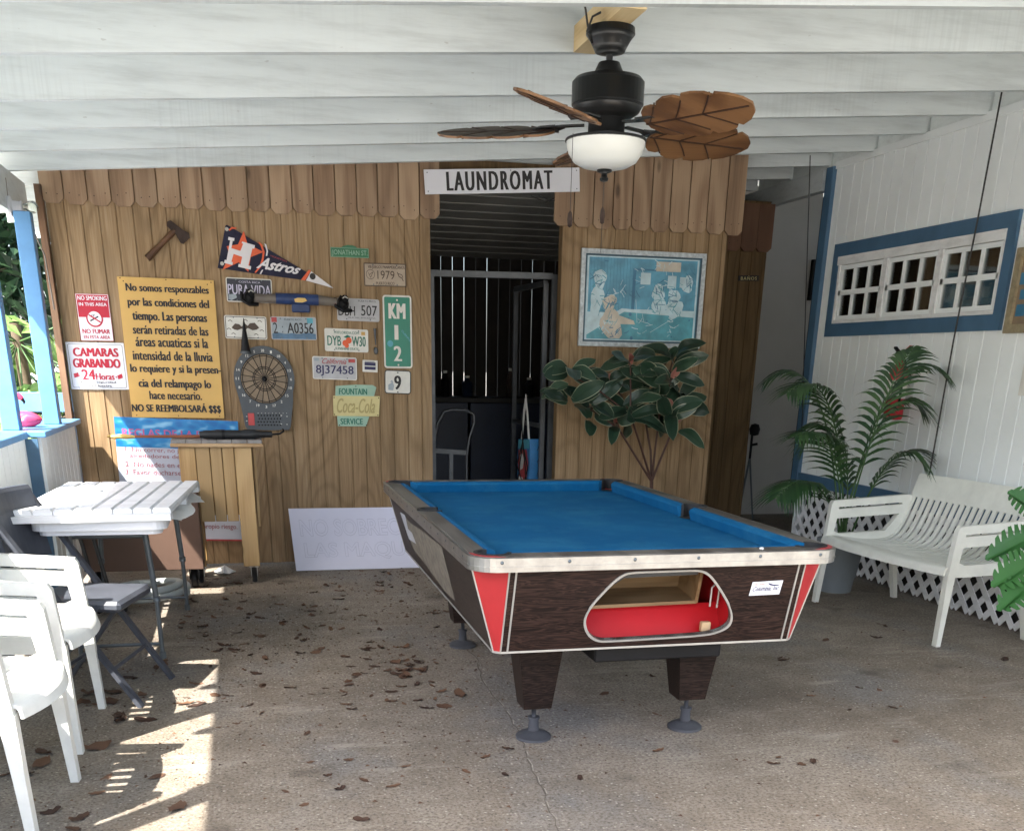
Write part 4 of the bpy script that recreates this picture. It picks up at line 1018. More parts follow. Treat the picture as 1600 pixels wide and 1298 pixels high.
# ------------------------------------------------------------------ moulded resin seats (front edge towards -x, width along y)
def resin_seat(name, label, cat, W, depth, seat_h, arm_h, back_h, nrib, mat, loc, rotz, group=None, bulge=.05):
    t = thing(name, label, cat, loc, (0, 0, rotz), group)
    D = depth; H = W/2
    # profile from the front lip over the seat and up the back
    prof = [(-.05, seat_h-.045), (-.045, seat_h-.012), (-.02, seat_h), (.06, seat_h-.004), (D*.42, seat_h-.028), (D*.68, seat_h-.030), (D*.82, seat_h-.005), (D*.92, seat_h+.06), (D*1.0, seat_h+.17), (D*1.07, seat_h+.28), (D*1.12, back_h)]
    pr_ = []
    for i in range(len(prof)-1):
        for k in range(4):
            p0 = prof[max(0, i-1)]; p1 = prof[i]; p2 = prof[i+1]; p3 = prof[min(len(prof)-1, i+2)]; u = k/4
            pr_.append(tuple(.5*((2*p1[j])+(-p0[j]+p2[j])*u+(2*p0[j]-5*p1[j]+4*p2[j]-p3[j])*u*u+(-p0[j]+3*p1[j]-3*p2[j]+p3[j])*u**3) for j in (0, 1)))
    pr_.append(prof[-1]); n = len(pr_)
    def shell(mb, ya, yb, i0, i1, th=.011, div=1):
        if div > 1:
            for q_ in range(div): shell(mb, ya+(yb-ya)*q_/div, ya+(yb-ya)*(q_+1)/div, i0, i1, th)
            return
        seg = pr_[i0:i1+1]; vs = []; m = len(seg)
        for y in (ya, yb):
            for j, (x, z) in enumerate(seg):
                k = i0+j; a = pr_[max(0, k-1)]; b = pr_[min(n-1, k+1)]; tx, tz = b[0]-a[0], b[1]-a[1]; L = math.hypot(tx, tz); nx, nz = -tz/L, tx/L
                w_ = 0
                sh = .02*(y/H)**2*max(0, (k-n*.55)/n)*2.2      # back curves forward at its ends
                sh += bulge*(1-(y/H)**2)*max(0, 1-k/(n*.42))    # front lip bows out in the middle
                vs.append((x-sh, y, z)); vs.append((x-sh-nx*th, y, z-nz*th))
        o = 2*m; fs = []
        for j in range(m-1):
            fs += [(2*j, 2*j+2, o+2*j+2, o+2*j), (2*j+1, o+2*j+1, o+2*j+3, 2*j+3), (2*j, 2*j+1, 2*j+3, 2*j+2), (o+2*j, o+2*j+2, o+2*j+3, o+2*j+1)]
        fs += [(0, o, o+1, 1), (2*m-2, 2*m-1, o+2*m-1, o+2*m-2)]
        mb.add(vs, fs, False)
    mb = MB(); i_lo = 11; i_hi = n-7; hw_ = H-.02
    shell(mb, -hw_, hw_, 0, i_lo, div=12); shell(mb, -hw_, hw_, i_hi, n-1, div=12)
    pitch = 2*hw_/nrib
    for r in range(nrib):
        y0_ = -hw_+r*pitch; g_ = pitch*.22; shell(mb, y0_+(g_ if r else 0), y0_+pitch-(g_ if r < nrib-1 else 0), i_lo, i_hi)
    mb.build('seat_and_back', mat, t)
    for s_ in (-1, 1):
        # arm: two bars with a slot between, front upright and open space above the seat
        ya = s_*(H-.02)-.017; yb = ya+.034
        xb = D*.98
        outer = [(-.035, seat_h-.05), (-.03, seat_h+.02), (-.018, arm_h-.02), (-.006, arm_h), (xb-.02, arm_h+.028), (xb+.05, arm_h+.022), (xb+.03, seat_h+.17), (xb-.06, seat_h+.02), (D*.8, seat_h-.03), (D*.55, seat_h-.05), (.05, seat_h-.055)]
        slot = [(.035, arm_h-.052), (.035, arm_h-.040), (xb-.05, arm_h-.020), (xb-.045, arm_h-.032)]
        opn = [(.022, seat_h+.025), (.032, arm_h-.108), (xb-.06, arm_h-.090), (xb-.075, seat_h+.10), (D*.72, seat_h+.018), (.06, seat_h+.008)]
        q = MB(); q.prism(outer, ya, yb, 'xz', [slot, opn]); q.build('arm', mat, t)
        for fx, bx, w1 in ((-.012, -.03, .05), (D*.86, D*1.02, .05)):
            q = MB(); z1 = seat_h-.03
            vs = []
            for z, cx, w_ in ((0, bx, .028), (z1*.5, (fx+bx)/2, .036), (z1, fx, .050)):
                yo = s_*(H-.02+(.012*(1-z/z1)))
                for a, b in ((-1, -1), (1, -1), (1, 1), (-1, 1)): vs.append((cx+a*w_/2, yo+b*.019, z))
            q.add(vs, [(3, 2, 1, 0), (8, 9, 10, 11)]+[(r*4+i, r*4+(i+1) % 4, r*4+4+(i+1) % 4, r*4+4+i) for r in (0, 1) for i in range(4)])
            q.build('leg', mat, t)
    return t
bf = Vector((3.494, 5.922, 0)); bn = Vector((3.578, 4.785, 0)); d = bn-bf
resin_seat('garden_bench', 'two-seat off-white plastic bench with slatted back against the house wall', 'bench', d.length+.04, .56, .425, .635, .79, 21, 'resin_bench', ((bf+bn)/2+Vector((.02, 0, 0))), math.atan2(d.y, d.x)+PI/2)
for (na, fa, lb) in (((-.700, 3.915), (-.684, 4.455), 'white plastic armchair nearest the dark folding chair, at the left edge'), ((-.725, 3.12), (-.676, 3.615), 'white plastic armchair at the bottom left corner, nearest the camera')):
    a = Vector((*na, 0)); b = Vector((*fa, 0)); d = b-a
    resin_seat('armchair', lb, 'chair', d.length+.03, .40, .44, .635, .80, 7, 'resin', ((a+b)/2+Vector((-.03, 0, 0))), math.atan2(d.y, d.x)+PI/2, 'white plastic armchairs', .055)

# ------------------------------------------------------------------ folding table, shutter panel on it, things under it
ft_ = thing('folding_table', 'white plastic folding table with grey steel legs at the left', 'table', (0, 0, 0))
mb = MB(); q = rrect(-.935, -.375, 4.84, 6.42, .06, 5); mb.prism(q, .682, .722, 'xy'); mb.prism(rrect(-.91, -.40, 4.865, 6.395, .05, 5), .660, .6815, 'xy'); mb.build('table_top', 'table_top', ft_)
for y in (5.233, 6.325):
    for x in (-.865, -.487 if y < 6 else -.42):
        q = MB(); q.tube([(x, y, .018), (x, y, .30)], .0115, 10); q.tube([(x, y, .29), (x+(.03 if x < -.6 else -.02), y-.02, .665)], .0145, 10); q.lathe([(0, 0), (.016, 0), (.017, .03), (.013, .034)], (x, y, 0), 12); q.lathe([(.018, .285), (.0185, .31), (.015, .312)], (x, y, 0), 12); q.build('leg', 'grey_metal', ft_)
    q = MB(); q.tube([(-.865, y, .075), (-.487 if y < 6 else -.42, y, .075)], .009, 8); q.build('crossbar', 'grey_metal', ft_); q = MB(); q.tube([(-.84, y-.015, .60), (-.5 if y < 6 else -.44, y-.015, .60)], .009, 8); q.build('crossbar', 'grey_metal', ft_)
q = MB(); q.tube([(-.66, 5.22, .60), (-.66, 5.6, .66)], .007, 6); q.tube([(-.66, 6.31, .60), (-.66, 5.95, .66)], .007, 6); q.build('brace', 'grey_metal', ft_)
# shutter panel
c = [(-.995, 4.79), (-.352, 4.825), (-.268, 5.965), (-.93, 5.93)]
sp = thing('shutter_panel', 'white slatted wooden shutter panel lying on the folding table', 'panel', (0, 0, .729))
def bil(u, v): a = Vector(c[0]).lerp(Vector(c[1]), u); b = Vector(c[3]).lerp(Vector(c[2]), u); return a.lerp(b, v)
mb = MB(); ns = 8
for i in range(ns):
    u0 = i/ns+.0025; u1 = (i+1)/ns-.0025; mb.rnd(); e = .012
    vs = []
    for v in (.03, 1):
        for u, z in ((u0, .022), (u0, .037), (u0+e, .046), (u1-e, .046), (u1, .037), (u1, .022)): p = bil(u, v); vs.append((p.x, p.y, z))
    mb.add(vs, [(i_, (i_+1) % 6, 6+(i_+1) % 6, 6+i_) for i_ in range(6)]+[(5, 4, 3, 2, 1, 0), (6, 7, 8, 9, 10, 11)])
mb.build('slats', 'panel_white', sp)
mb = MB()
for v in (.0, .48, .93):
    a, b, b2, a2 = bil(0, v), bil(1, v), bil(1, v+.07), bil(0, v+.07)
    mb.add([(p.x, p.y, z) for z in (-.006, .0215) for p in (a, b, b2, a2)], [(3, 2, 1, 0), (4, 5, 6, 7), (0, 1, 5, 4), (1, 2, 6, 5), (2, 3, 7, 6), (3, 0, 4, 7)])
mb.build('rail', 'panel_white', sp)
ps = thing('plastic_sheet', 'crumpled white sheet squeezed under the right edge of the shutter panel', 'sheet', (0, 0, .7235))
mb = MB(); g0 = []; nu, nv = 10, 22; rr = random.Random(2)
for j in range(nv):
    for i in range(nu):
        v = j/(nv-1); u = i/(nu-1); x = -.50+.19*u+.06*v; y = 4.93+1.05*v
        z = .0 + max(0, u-.55)*(-.03*math.sin(v*9)-.04-.03*v)+rr.uniform(0, .003)
        x += -.05*max(0, u-.6)*math.sin(v*14); g0.append((x, y, z if u > .55 else min(z, .0025)))
mb.add(g0, [(j*nu+i, j*nu+i+1, (j+1)*nu+i+1, (j+1)*nu+i) for j in range(nv-1) for i in range(nu-1)], True); mb.build('sheet', 'paper', ps)
# rolling brown cabinet behind it
bc = thing('rolling_cabinet', 'plain dark brown rolling cabinet behind the folding table', 'cabinet', (0, 0, 0))
mb = MB(); mb.bbox(-1.05, -.33, 6.88, 7.08, .135, .64, .004); mb.build('body', 'cardboard', bc)
for x in (-.40, -.97):
    q = MB(); q.lathe([(.02, -.02), (.055, -.02), (.06, -.01), (.06, .01), (.055, .02), (.02, .02)], (x, 6.99, .061), 20, rot=Matrix.Rotation(PI/2, 3, 'Y')); q.box(x-.03, x-.024, 6.965, 7.015, .055, .134); q.box(x+.024, x+.03, 6.965, 7.015, .055, .134); q.build('caster', 'black', bc)
# wooden cart
wc = thing('wooden_cart', 'plank-fronted wooden cart on black casters with a grey tiled top', 'cart', (0, 0, 0))
mb = MB().rnd(); mb.bbox(-.475, .095, 7.09, 7.46, .862, .884, .003); mb.build('top_board', 'tan_wood', wc)
mb = MB()
for i in range(6): mb.bbox(-.470+i*.0935, -.470+i*.0935+.091, 7.095, 7.455, .8845, .906, .002)
mb.build('tiles', 'tile', wc)
mb = MB(); x = -.43; ws = [.105, .088, .075, .075, .088]
for w_ in ws: mb.rnd().bbox(x, x+w_-.005, 7.112, 7.13, .40, .861, .002); x += w_
mb.build('front_boards', 'cart_wood', wc)
mb = MB(); mb.rnd().bbox(.028, .046, 7.14, 7.44, .36, .86, .002); mb.rnd().bbox(-.43, -.412, 7.14, 7.44, .36, .86, .002); mb.rnd().bbox(-.41, .026, 7.42, 7.44, .40, .86, .002); mb.build('side_boards', 'cart_wood', wc)
for x, y in ((-.105+.01, 7.10), (-.105+.01, 7.37), (-.43, 7.37), (-.43, 7.131)):
    xx = x if x < -.2 else -.085
    q = MB().rnd(); q.bbox(xx, xx+.105, y if y > 7.2 else 7.111 if xx > -.2 else 7.131, (y if y > 7.2 else 7.111)+(.07), .105, .861 if xx < -.2 else .861, .003)
    lg = q.build('leg', 'cart_wood', wc) if not (xx > -.2 and y < 7.2) else q.build('leg', 'cart_wood', wc)
    q = MB(); cx = xx+.055; cy = y+.03
    q.lathe([(.015, -.016), (.046, -.016), (.052, -.008), (.052, .008), (.046, .016), (.015, .016)], (cx+.01, cy-.02, .053), 20, rot=Matrix.Rotation(PI/2, 3, 'Y')); q.build('caster', 'black', lg)
    q = MB(); q.box(cx-.012, cx-.008, cy-.03, cy+.02, .04, .104); q.box(cx+.028, cx+.032, cy-.03, cy+.02, .04, .104); q.box(cx-.02, cx+.04, cy-.035, cy+.035, .1005, .1045); q.build('caster_fork', 'trim_steel', lg)
# sticks and umbrella on the cart
um = thing('umbrella', 'rolled black umbrella lying along the top of the wooden cart', 'umbrella')
a = atY(312, 684, 7.16); b = atY(425, 681, 7.2)
a.z = b.z = .934
mb = MB(); N = 24; prr = random.Random(4); pts = [a.lerp(b, i/N) for i in range(N+1)]
mb.tube(pts, [.012+.017*math.sin(min(1, (i+2)/6)*PI/2)*(1 if i < 19 else max(.25, (N-i)/6))+prr.uniform(-.003, .003) for i in range(N+1)], 9); mb.build('canopy', 'umbrella', um)
mb = MB(); mb.tube([b, b+Vector((.05, .01, .004)), b+Vector((.075, 0, .02)), b+Vector((.07, -.01, .035))], .006, 8); mb.build('handle', 'black', um)
mb = MB(); mb.tube([a.lerp(b, .3), a.lerp(b, .34)], .031, 10); mb.build('strap', 'black', um)
for i, (x0_, y0_, x1_, y1_, lb) in enumerate(((168, 686, 412, 676, 'long brown cue lying along the back of the wooden cart top'), (174, 689, 400, 686, 'second brown cue lying nearer the camera along the wooden cart top'))):
    a = atY(x0_, y0_, 7.23-.06*i); b = atY(x1_, y1_, 7.30-.06*i); z = .918+.0*i; a.z = z; b.z = z
    cu = thing('cue_stick', lb, 'cue')
    m1 = a.lerp(b, .16); MB().tube([m1, b], .006, 8, r2=.011).build('shaft', 'cue', cu)
    q = MB(); q.tube([a, a.lerp(b, .03), a.lerp(b, .05), a.lerp(b, .10), m1], [.007, .013, .010, .014, .008], 8); q.build('carved_tip', 'cue_tip', cu)
# hose coil
hs = thing('hose_coil', 'coiled thick grey hose on the floor under the folding table', 'hose')
mb = MB(); pts = []; hr_ = random.Random(9)
for i in range(150):
    t = i/150*2.35*2*PI; r = .235-.075*i/150+.02*math.sin(t*1.3); pts.append((-.68+r*1.05*math.cos(t)+.05*i/150, 6.60+r*.9*math.sin(t), .026+.055*(i/150)+.02*(1+math.sin(t*1.15))))
mb.tube(pts, .021, 10); mb.build('tube', 'hose', hs)
# small wheel by the fence: wheel of a folded trolley
tr = thing('folded_trolley', 'folded black trolley with a dark wheel leaning behind the folding table', 'trolley')
for x in (-.93, -.80):
    MB().lathe([(.03, -.02), (.075, -.022), (.088, -.012), (.088, .012), (.075, .022), (.03, .02)], (x, 6.28, .089), 24, rot=Matrix.Rotation(1.15, 3, 'Y')).build('wheel', 'black', tr)
mb = MB(); mb.tube([(-.94, 6.28, .09), (-.79, 6.28, .09)], .01, 8); mb.tube([(-.90, 6.28, .09), (-.99, 6.30, .62)], .012, 8); mb.tube([(-.83, 6.28, .09), (-.92, 6.30, .62)], .012, 8); mb.bbox(-.99, -.90, 6.27, 6.31, .5, .64, .006); mb.build('frame', 'black_metal', tr)
# dark folding chair, faces right
fc = thing('folding_chair', 'charcoal padded folding chair at the left edge in front of the folding table', 'chair', (-.70, 4.71, 0), (0, 0, math.radians(-14)))
mb = MB()
def slab_(mb, P, Q, wd, th, bev=.012):
    P = Vector(P); Q = Vector(Q); mb.bar(P, Q, wd, th, (0, 0, 1) if abs((Q-P).normalized().z) < .8 else (1, 0, 0))
q = MB(); q.bbox(-.20, .19, -.20, .20, .40, .445, .014); q.build('seat', 'char', fc)
q = MB(); n_ = 9
for i in range(n_):
    y0_, y1_ = -.20+.40*i/n_, -.20+.40*(i+1)/n_; f = lambda y: .035*(1-(y/.2)**2)
    vs = []
    for y in (y0_, y1_):
        for x, z in ((-.235-f(y), .57), (-.275-f(y), .57), (-.325-f(y), .845), (-.315-f(y), .865), (-.295-f(y), .865), (-.285-f(y), .85)): vs.append((x, y, z))
    q.add(vs, [(j, (j+1) % 6, 6+(j+1) % 6, 6+j) for j in range(6)]+[(5, 4, 3, 2, 1, 0), (6, 7, 8, 9, 10, 11)])
q.build('backrest', 'char', fc)
for s_ in (-1, 1):
    q = MB(); q.bar((-.315, s_*.215, .84), (.0, s_*.215, .36), .018, .034, (0, 1, 0)); q.bar((.0, s_*.215, .36), (.235, s_*.215, .0), .018, .036, (0, 1, 0)); q.build('front_leg', 'char', fc)
    q = MB(); q.bar((.10, s_*.19, .43), (-.235, s_*.19, .0), .018, .032, (0, 1, 0)); q.build('rear_leg', 'char', fc)
q = MB(); q.tube([(.13, -.21, .16), (.13, .21, .16)], .009, 8); q.tube([(-.14, -.185, .12), (-.14, .185, .12)], .009, 8); q.build('crossbar', 'char', fc)
# crumpled paper by the wall
cpz = thing('paper_scrap', 'crumpled white paper scrap on the floor by the right caster of the cart', 'paper', (*atZ(352, 897, 0).xy, 0))
mb = MB(); rp = random.Random(6); vs = [(.075*math.cos(t)*rp.uniform(.6, 1.1), .06*math.sin(t)*rp.uniform(.6, 1.1), rp.uniform(.004, .03)) for t in [2*PI*i/11 for i in range(11)]]+[(0, 0, .065), (.02, .02, .04)]
mb.add(vs, [(i, (i+1) % 11, 11) for i in range(11)]+[tuple(range(11))[::-1]]); mb.build('sheet', 'paper', cpz)

M['rules_title'] = paint('magenta_lettering', (.45, .10, .25), .45, .08, 9, 0); M['rules_text'] = paint('faded_red_lettering', (.33, .10, .12), .45, .08, 9, 0)
# ------------------------------------------------------------------ things hung on the plywood wall
def z1(x, y): return (x*.32362, 240+y*.32362)
def z2(x, y): return (320+x*.27735, 320+y*.27735)
def zl(x, y): return (x, y)
def _uv(s, p):
    P = atY(p[0], p[1], s.root.location.y); d = P-Vector(s.root.location); a = -s.root.rotation_euler.y
    lx = d.x*math.cos(a)+d.z*math.sin(a); lz = -d.x*math.sin(a)+d.z*math.cos(a)
    return (lx/s.w+.5, .5-lz/s.h)
def tpx(s, mb, tx, x0, y0, x1, y1, zf=zl, bold=0, shear=0, space=1, d=.002):
    """lettering whose box is read off the photo"""
    ym = (y0+y1)/2; xm = (x0+x1)/2
    u0, _ = _uv(s, zf(x0, ym)); u1, _ = _uv(s, zf(x1, ym)); _, v0 = _uv(s, zf(xm, y0)); _, v1 = _uv(s, zf(xm, y1))
    return s.text(mb, tx, u0, v0, u1, v1, bold, shear, space, d)
def ppx(s, mb, pts, zf=zl, d=.0015): return s.poly(mb, [_uv(s, zf(*p)) for p in pts], d)
SY = 7.744
def Q(zf, *p): return [zf(*q) for q in p]

s = Sign('laundromat_sign', 'long white board lettered LAUNDROMAT above the dark doorway', 'sign', [(662, 265.5), (905, 262), (905.5, 300), (664, 304)], 7.70, 'sign_white', .006)
mb = MB(); tpx(s, mb, 'LAUNDROMAT', 697, 267.5, 863, 297.5, bold=.032, space=1.3, d=.0025); mb.build('lettering', 'ink', s.root)
mb = MB()
for u, v in ((.02, .12), (.98, .12), (.02, .88), (.98, .88), (.55, .08)): s.disc(mb, u, v, .004, n=8)
mb.build('screws', 'grey_metal', s.root)
mb = MB(); mb.tube([(.25, .03, -.085), (.33, .03, -.12), (.42, .03, -.11)], .004, 5); mb.tube([(.20, .04, -.085), (.30, .04, -.125), (.40, .04, -.09)], .004, 5); mb.build('sagging_wires', 'wire', s.root)

s = Sign('no_smoking_sign', 'small red and white no-smoking sign above the camera sign', 'sign', Q(z1, (363, 677), (525, 678), (547, 907), (390, 901)), SY, 'sign_white', .003, .006)
mb = MB(); s.rect(mb, .03, .02, .97, .495, .0008); s.ring(mb, .0, .0, 1, 1, .002, .0007)
mb.flat(circ(s.X(.5), s.Z(.52), .052, 24), -s.t-.0012, 'xz'); mb.build('red_field', 'sign_red', s.root)
mb = MB(); s.disc(mb, .5, .52, .042, .0018, 24); s.text(mb, 'NO SMOKING', .06, .045, .94, .135, .02); s.text(mb, 'IN THIS AREA', .08, .185, .92, .255, .02); mb.build('white_print', 'sign_white', s.root)
mb = MB(); mb.flat(circ(s.X(.5), s.Z(.52), .050, 24), -s.t-.0021, 'xz', [circ(s.X(.5), s.Z(.52), .043, 24)]); s.line(mb, [(.33, .44), (.67, .60)], .009, .0027)
s.text(mb, 'NO FUMAR', .08, .745, .92, .845, .025); s.text(mb, 'EN ESTA AREA', .10, .885, .90, .955, .02); mb.build('red_print', 'sign_red', s.root)
mb = MB(); s.line(mb, [(.36, .575), (.62, .475)], .008, .0023); s.line(mb, [(.44, .50), (.40, .47), (.45, .44)], .004, .0023); s.line(mb, [(.50, .48), (.47, .455), (.52, .43)], .004, .0023); mb.build('cigarette', 'ink', s.root)

s = Sign('camera_sign', 'white sign with red CAMARAS GRABANDO lettering, under the no-smoking sign', 'sign', Q(z1, (315, 908), (600, 916), (620, 1138), (345, 1138)), SY, 'sign_white', .003, .004)
mb = MB(); tpx(s, mb, 'CAMARAS', 352, 938, 572, 980, z1, .05); tpx(s, mb, 'GRABANDO', 352, 990, 582, 1034, z1, .05); tpx(s, mb, '24', 395, 1042, 460, 1090, z1, .03); tpx(s, mb, 'Horas', 463, 1060, 553, 1092, z1, .03)
ppx(s, mb, [(356, 1062), (378, 1056), (382, 1076), (360, 1082)], z1); ppx(s, mb, [(566, 1072), (588, 1062), (594, 1082), (572, 1090)], z1); ppx(s, mb, [(382, 1066), (390, 1070), (384, 1076)], z1); ppx(s, mb, [(556, 1078), (564, 1074), (566, 1084)], z1); mb.build('red_print', 'sign_red', s.root)
mb = MB(); tpx(s, mb, 'Por Su Seguridad', 392, 1098, 560, 1110, z1, .02); tpx(s, mb, 'La Nuestra', 430, 1114, 540, 1126, z1, .02); s.ring(mb, .03, .035, .97, .965, .0022, .001, .012); mb.build('black_print', 'ink', s.root)

s = Sign('notice_board', 'large golden-yellow board of black Spanish lettering about rain refunds', 'sign', Q(z1, (573, 595), (1037, 612), (1078, 1278), (632, 1270)), SY, 'sign_yellow', .012)
mb = MB()
for tx, x0_, x1_, ya, yb in (('No somos responzables', 608, 1008, 634, 682), ('por las condiciones del', 617, 1010, 701, 753), ('tiempo. Las personas', 640, 1000, 766, 822), ('serán retiradas de las', 642, 1006, 832, 875), ('áreas acuaticas si la', 655, 1005, 888, 935), ('intensidad de la lluvia', 642, 1027, 955, 1000), ('lo requiere y si la presen-', 630, 1068, 1020, 1070), ('cia del relampago lo', 670, 1020, 1090, 1142), ('hace necesario.', 722, 975, 1147, 1187), ('NO SE REEMBOLSARÁ $$$', 637, 1067, 1203, 1252)):
    tpx(s, mb, tx, x0_, ya, x1_, yb, z1, .032, 0, 1.03, .0015)
mb.build('lettering', 'ink', s.root)
mb = MB()
for u, v in ((.03, .01), (.97, .015), (.5, .01), (.5, .985), (.95, .985), (.05, .985), (.06, .03), (.93, .03)): s.disc(mb, u, v, .004, .001, 6)
mb.build('nail_holes', 'rust', s.root)

s = Sign('pool_rules_sign', 'tall blue-topped pool rules poster leaning on the wall behind the wooden cart', 'sign', [(182, 652), (372, 657), (380.5, 846), (191, 842)], 7.735, 'pool_pale', .004)
mb = MB(); s.rect(mb, 0, 0, 1, .235, .0008); mb.build('water_band', 'pool', s.root)
mb = MB(); tpx(s, mb, 'REGLAS DE LA PISCINA', 191, 672, 368, 684.5, bold=.02); mb.build('title', 'rules_title', s.root); mb = MB(); tpx(s, mb, '1. No correr, no jugar en los', 196, 700, 330, 709, bold=.0); tpx(s, mb, 'alrededores de la piscina', 203, 710, 330, 718); tpx(s, mb, '2. No nades en el area', 196, 722, 310, 730); tpx(s, mb, '3. Favor ducharse antes', 196, 734, 312, 742)
tpx(s, mb, 'actividades.', 300, 797, 352, 805); tpx(s, mb, 'su propio riesgo.', 306, 818.5, 371, 828, bold=.005); mb.build('lettering', 'rules_text', s.root)
mb = MB(); s.rect(mb, .0, .985, 1, 1, .0012); s.rect(mb, .985, .3, 1, .985, .0012); mb.build('edge', 'bag_red', s.root)

# pennant
s = Sign('pennant', 'dark blue felt pennant with an orange star, white H and Astros in script', 'pennant', [(340, 349), (521, 349), (521, 450), (340, 450)], SY, None, .004, panel=False)
z5 = lambda x, y: (340+x*.2, 340+y*.2)
mb = MB(); out = [_uv(s, z5(*p)) for p in ((62, 62), (75, 58), (905, 552), (680, 490), (470, 462), (300, 440), (170, 420), (0, 395))]
mb.prism([(s.X(u), s.Z(v)) for u, v in out], 0, -.004); mb.build('felt', 'navy', s.root)
mb = MB(); ppx(s, mb, [(205, 105), (232, 205), (358, 270), (258, 310), (240, 425), (165, 350), (38, 410), (95, 290), (70, 225), (160, 210)], z5, .001)
for A_ in ([(325, 190), (350, 215), (368, 270), (360, 330), (340, 385), (300, 432), (288, 430), (328, 375), (346, 320), (352, 270), (335, 220), (318, 195)], [(712, 408), (728, 418), (684, 492), (650, 487)], [(85, 95), (110, 75), (150, 80), (145, 90), (112, 90), (92, 105)]): ppx(s, mb, A_, z5, .001)
mb.build('orange_print', 'orange', s.root)
mb = MB(); ppx(s, mb, [(85, 152), (132, 162), (129, 185), (118, 182), (108, 240), (178, 262), (200, 205), (188, 202), (192, 188), (292, 218), (287, 245), (272, 242), (240, 375), (262, 382), (258, 408), (160, 385), (165, 362), (180, 365), (192, 308), (125, 285), (108, 345), (120, 350), (116, 372), (50, 355), (56, 330), (70, 333), (98, 180), (82, 175)], z5, .0022)
ppx(s, mb, [(365, 203), (380, 210), (394, 265), (388, 300), (376, 300), (382, 262)], z5, .0015); ppx(s, mb, [(345, 410), (357, 408), (340, 442), (328, 440)], z5, .0015); ppx(s, mb, [(731, 420), (905, 552), (690, 492)], z5, .0012)
vs, fs, _ = text_geom('Astros', .03, .45); A0, A1, B0 = z5(300, 395), z5(640, 448), z5(372, 300)
def afn(u, v): 
    sc = 1-.25*u; px = A0[0]+(A1[0]-A0[0])*u+(B0[0]-A0[0])*v*.25; py = A0[1]+(A1[1]-A0[1])*u+(B0[1]-A0[1])*v*sc; p = _uv(s, (px, py)); return (s.X(p[0]), -s.t-.003, s.Z(p[1]))
mb.add([afn(*p) for p in vs], fs); mb.build('white_print', 'felt_white', s.root)
mb = MB(); u, v = _uv(s, z5(742, 460)); s.disc(mb, u, v, .020, .0025, 16); mb.build('tip_badge', 'ink', s.root)
vs, fs, _ = text_geom('HOUSTON', 0, 0); C0, C1 = z5(415, 305), z5(540, 350); 
mb = MB(); mb.add([(lambda p: (s.X(p[0]), -s.t-.002, s.Z(p[1])))(_uv(s, (C0[0]+(C1[0]-C0[0])*a, C0[1]+(C1[1]-C0[1])*a-2.6*b))) for a, b in vs], fs); mb.build('small_print', 'bag_red', s.root)
mb = MB()
for p in ((72, 92), (35, 360)): u, v = _uv(s, z5(*p)); s.disc(mb, u, v, .012, .003, 12)
mb.build('grommet', 'trim_steel', s.root)

# street sign
s = Sign('street_sign', 'little dark green street sign reading JONATHAN ST.', 'sign', Q(z2, (708, 240), (925, 246), (922, 303), (708, 292)), SY, 'green_dull', .003)
q = MB(); u = [_uv(s, z2(*p)) for p in ((765, 243), (780, 232), (805, 227), (830, 229), (850, 236), (860, 246))]; q.prism([(s.X(a), s.Z(b)) for a, b in u], -.0005, -.003); q.build('crest', 'green_dull', s.root)
mb = MB(); tpx(s, mb, 'JONATHAN ST.', 716, 256, 916, 292, z2, .0, .0); s.ring(mb, .005, .02, .995, .98, .002, .0012); mb.build('lettering', 'pale_green', s.root)

GP = 'number plates on the plywood wall'
def plate(label, q, mat, rim='plate_silver', cat='license plate', r=.012):
    s = Sign('license_plate', label, cat, Q(z2, *q), SY, mat, .0025, r, GP)
    mb = MB(); s.ring(mb, 0, 0, 1, 1, .006, .0008, r); mb.build('rim', rim, s.root)
    mb = MB()
    for u in (.22, .78):
        for v in (.08, .92): s.disc(mb, u, v, .0045, .0016, 8)
    mb.build('bolts', 'grey_metal', s.root)
    return s
s = plate('dark blue license plate with PURA VIDA in pale letters, behind a black clamp', ((118, 408), (380, 421), (378, 556), (124, 545)), 'plate_dark', 'plate_white')
mb = MB(); tpx(s, mb, 'PURA VIDA', 130, 452, 372, 508, z2, .01, 0, 1.0); s.text(mb, 'COSTA RICA', .28, .12, .75, .2); mb.build('lettering', 'letter_pale', s.root)
mb = MB(); s.poly(mb, [(.04, .70), (.2, .66), (.22, .82), (.1, .94), (.03, .9)]); s.poly(mb, [(.55, .92), (.7, .7), (.95, .75), (.93, .92)]); mb.build('wave_print', 'plate_blue', s.root)
s = plate('white plate with a black drawing of two fish, directly above the dartboard cone', ((109, 622), (350, 630), (348, 761), (115, 751)), 'plate_white', 'plate_white')
mb = MB(); s.ring(mb, .02, .04, .98, .96, .004, .0012, .01)
for cx, cy, k, m_ in ((.30, .50, 1, 1), (.66, .46, 1.15, -1)):
    P = [(-.14, .02), (-.05, -.12), (.05, -.10), (.10, -.02), (.16, -.10), (.15, .10), (.10, .04), (.0, .10), (-.08, .08)]; s.poly(mb, [(cx+m_*a*k, cy+b*k*1.3) for a, b in P], .0016)
for u, v in ((.14, .25), (.5, .2), (.84, .22), (.2, .8), (.45, .84), (.74, .8), (.88, .62), (.1, .6)): s.line(mb, [(u-.05, v), (u, v-.05), (u+.05, v+.02)], .004, .0016)
mb.build('fish_drawing', 'bronze_dark', s.root)
s = plate('grey-blue license plate ending A0356 with a red and a green sticker', ((370, 630), (627, 633), (630, 763), (375, 758)), 'plate_blue', 'plate_silver')
mb = MB(); s.rect(mb, .02, .74, .98, .97, .001); s.poly(mb, [(.02, .74), (.15, .69), (.3, .75), (.45, .71), (.6, .75), (.8, .68), (.98, .74)], .001); mb.build('sea_band', 'plate_sea', s.root)
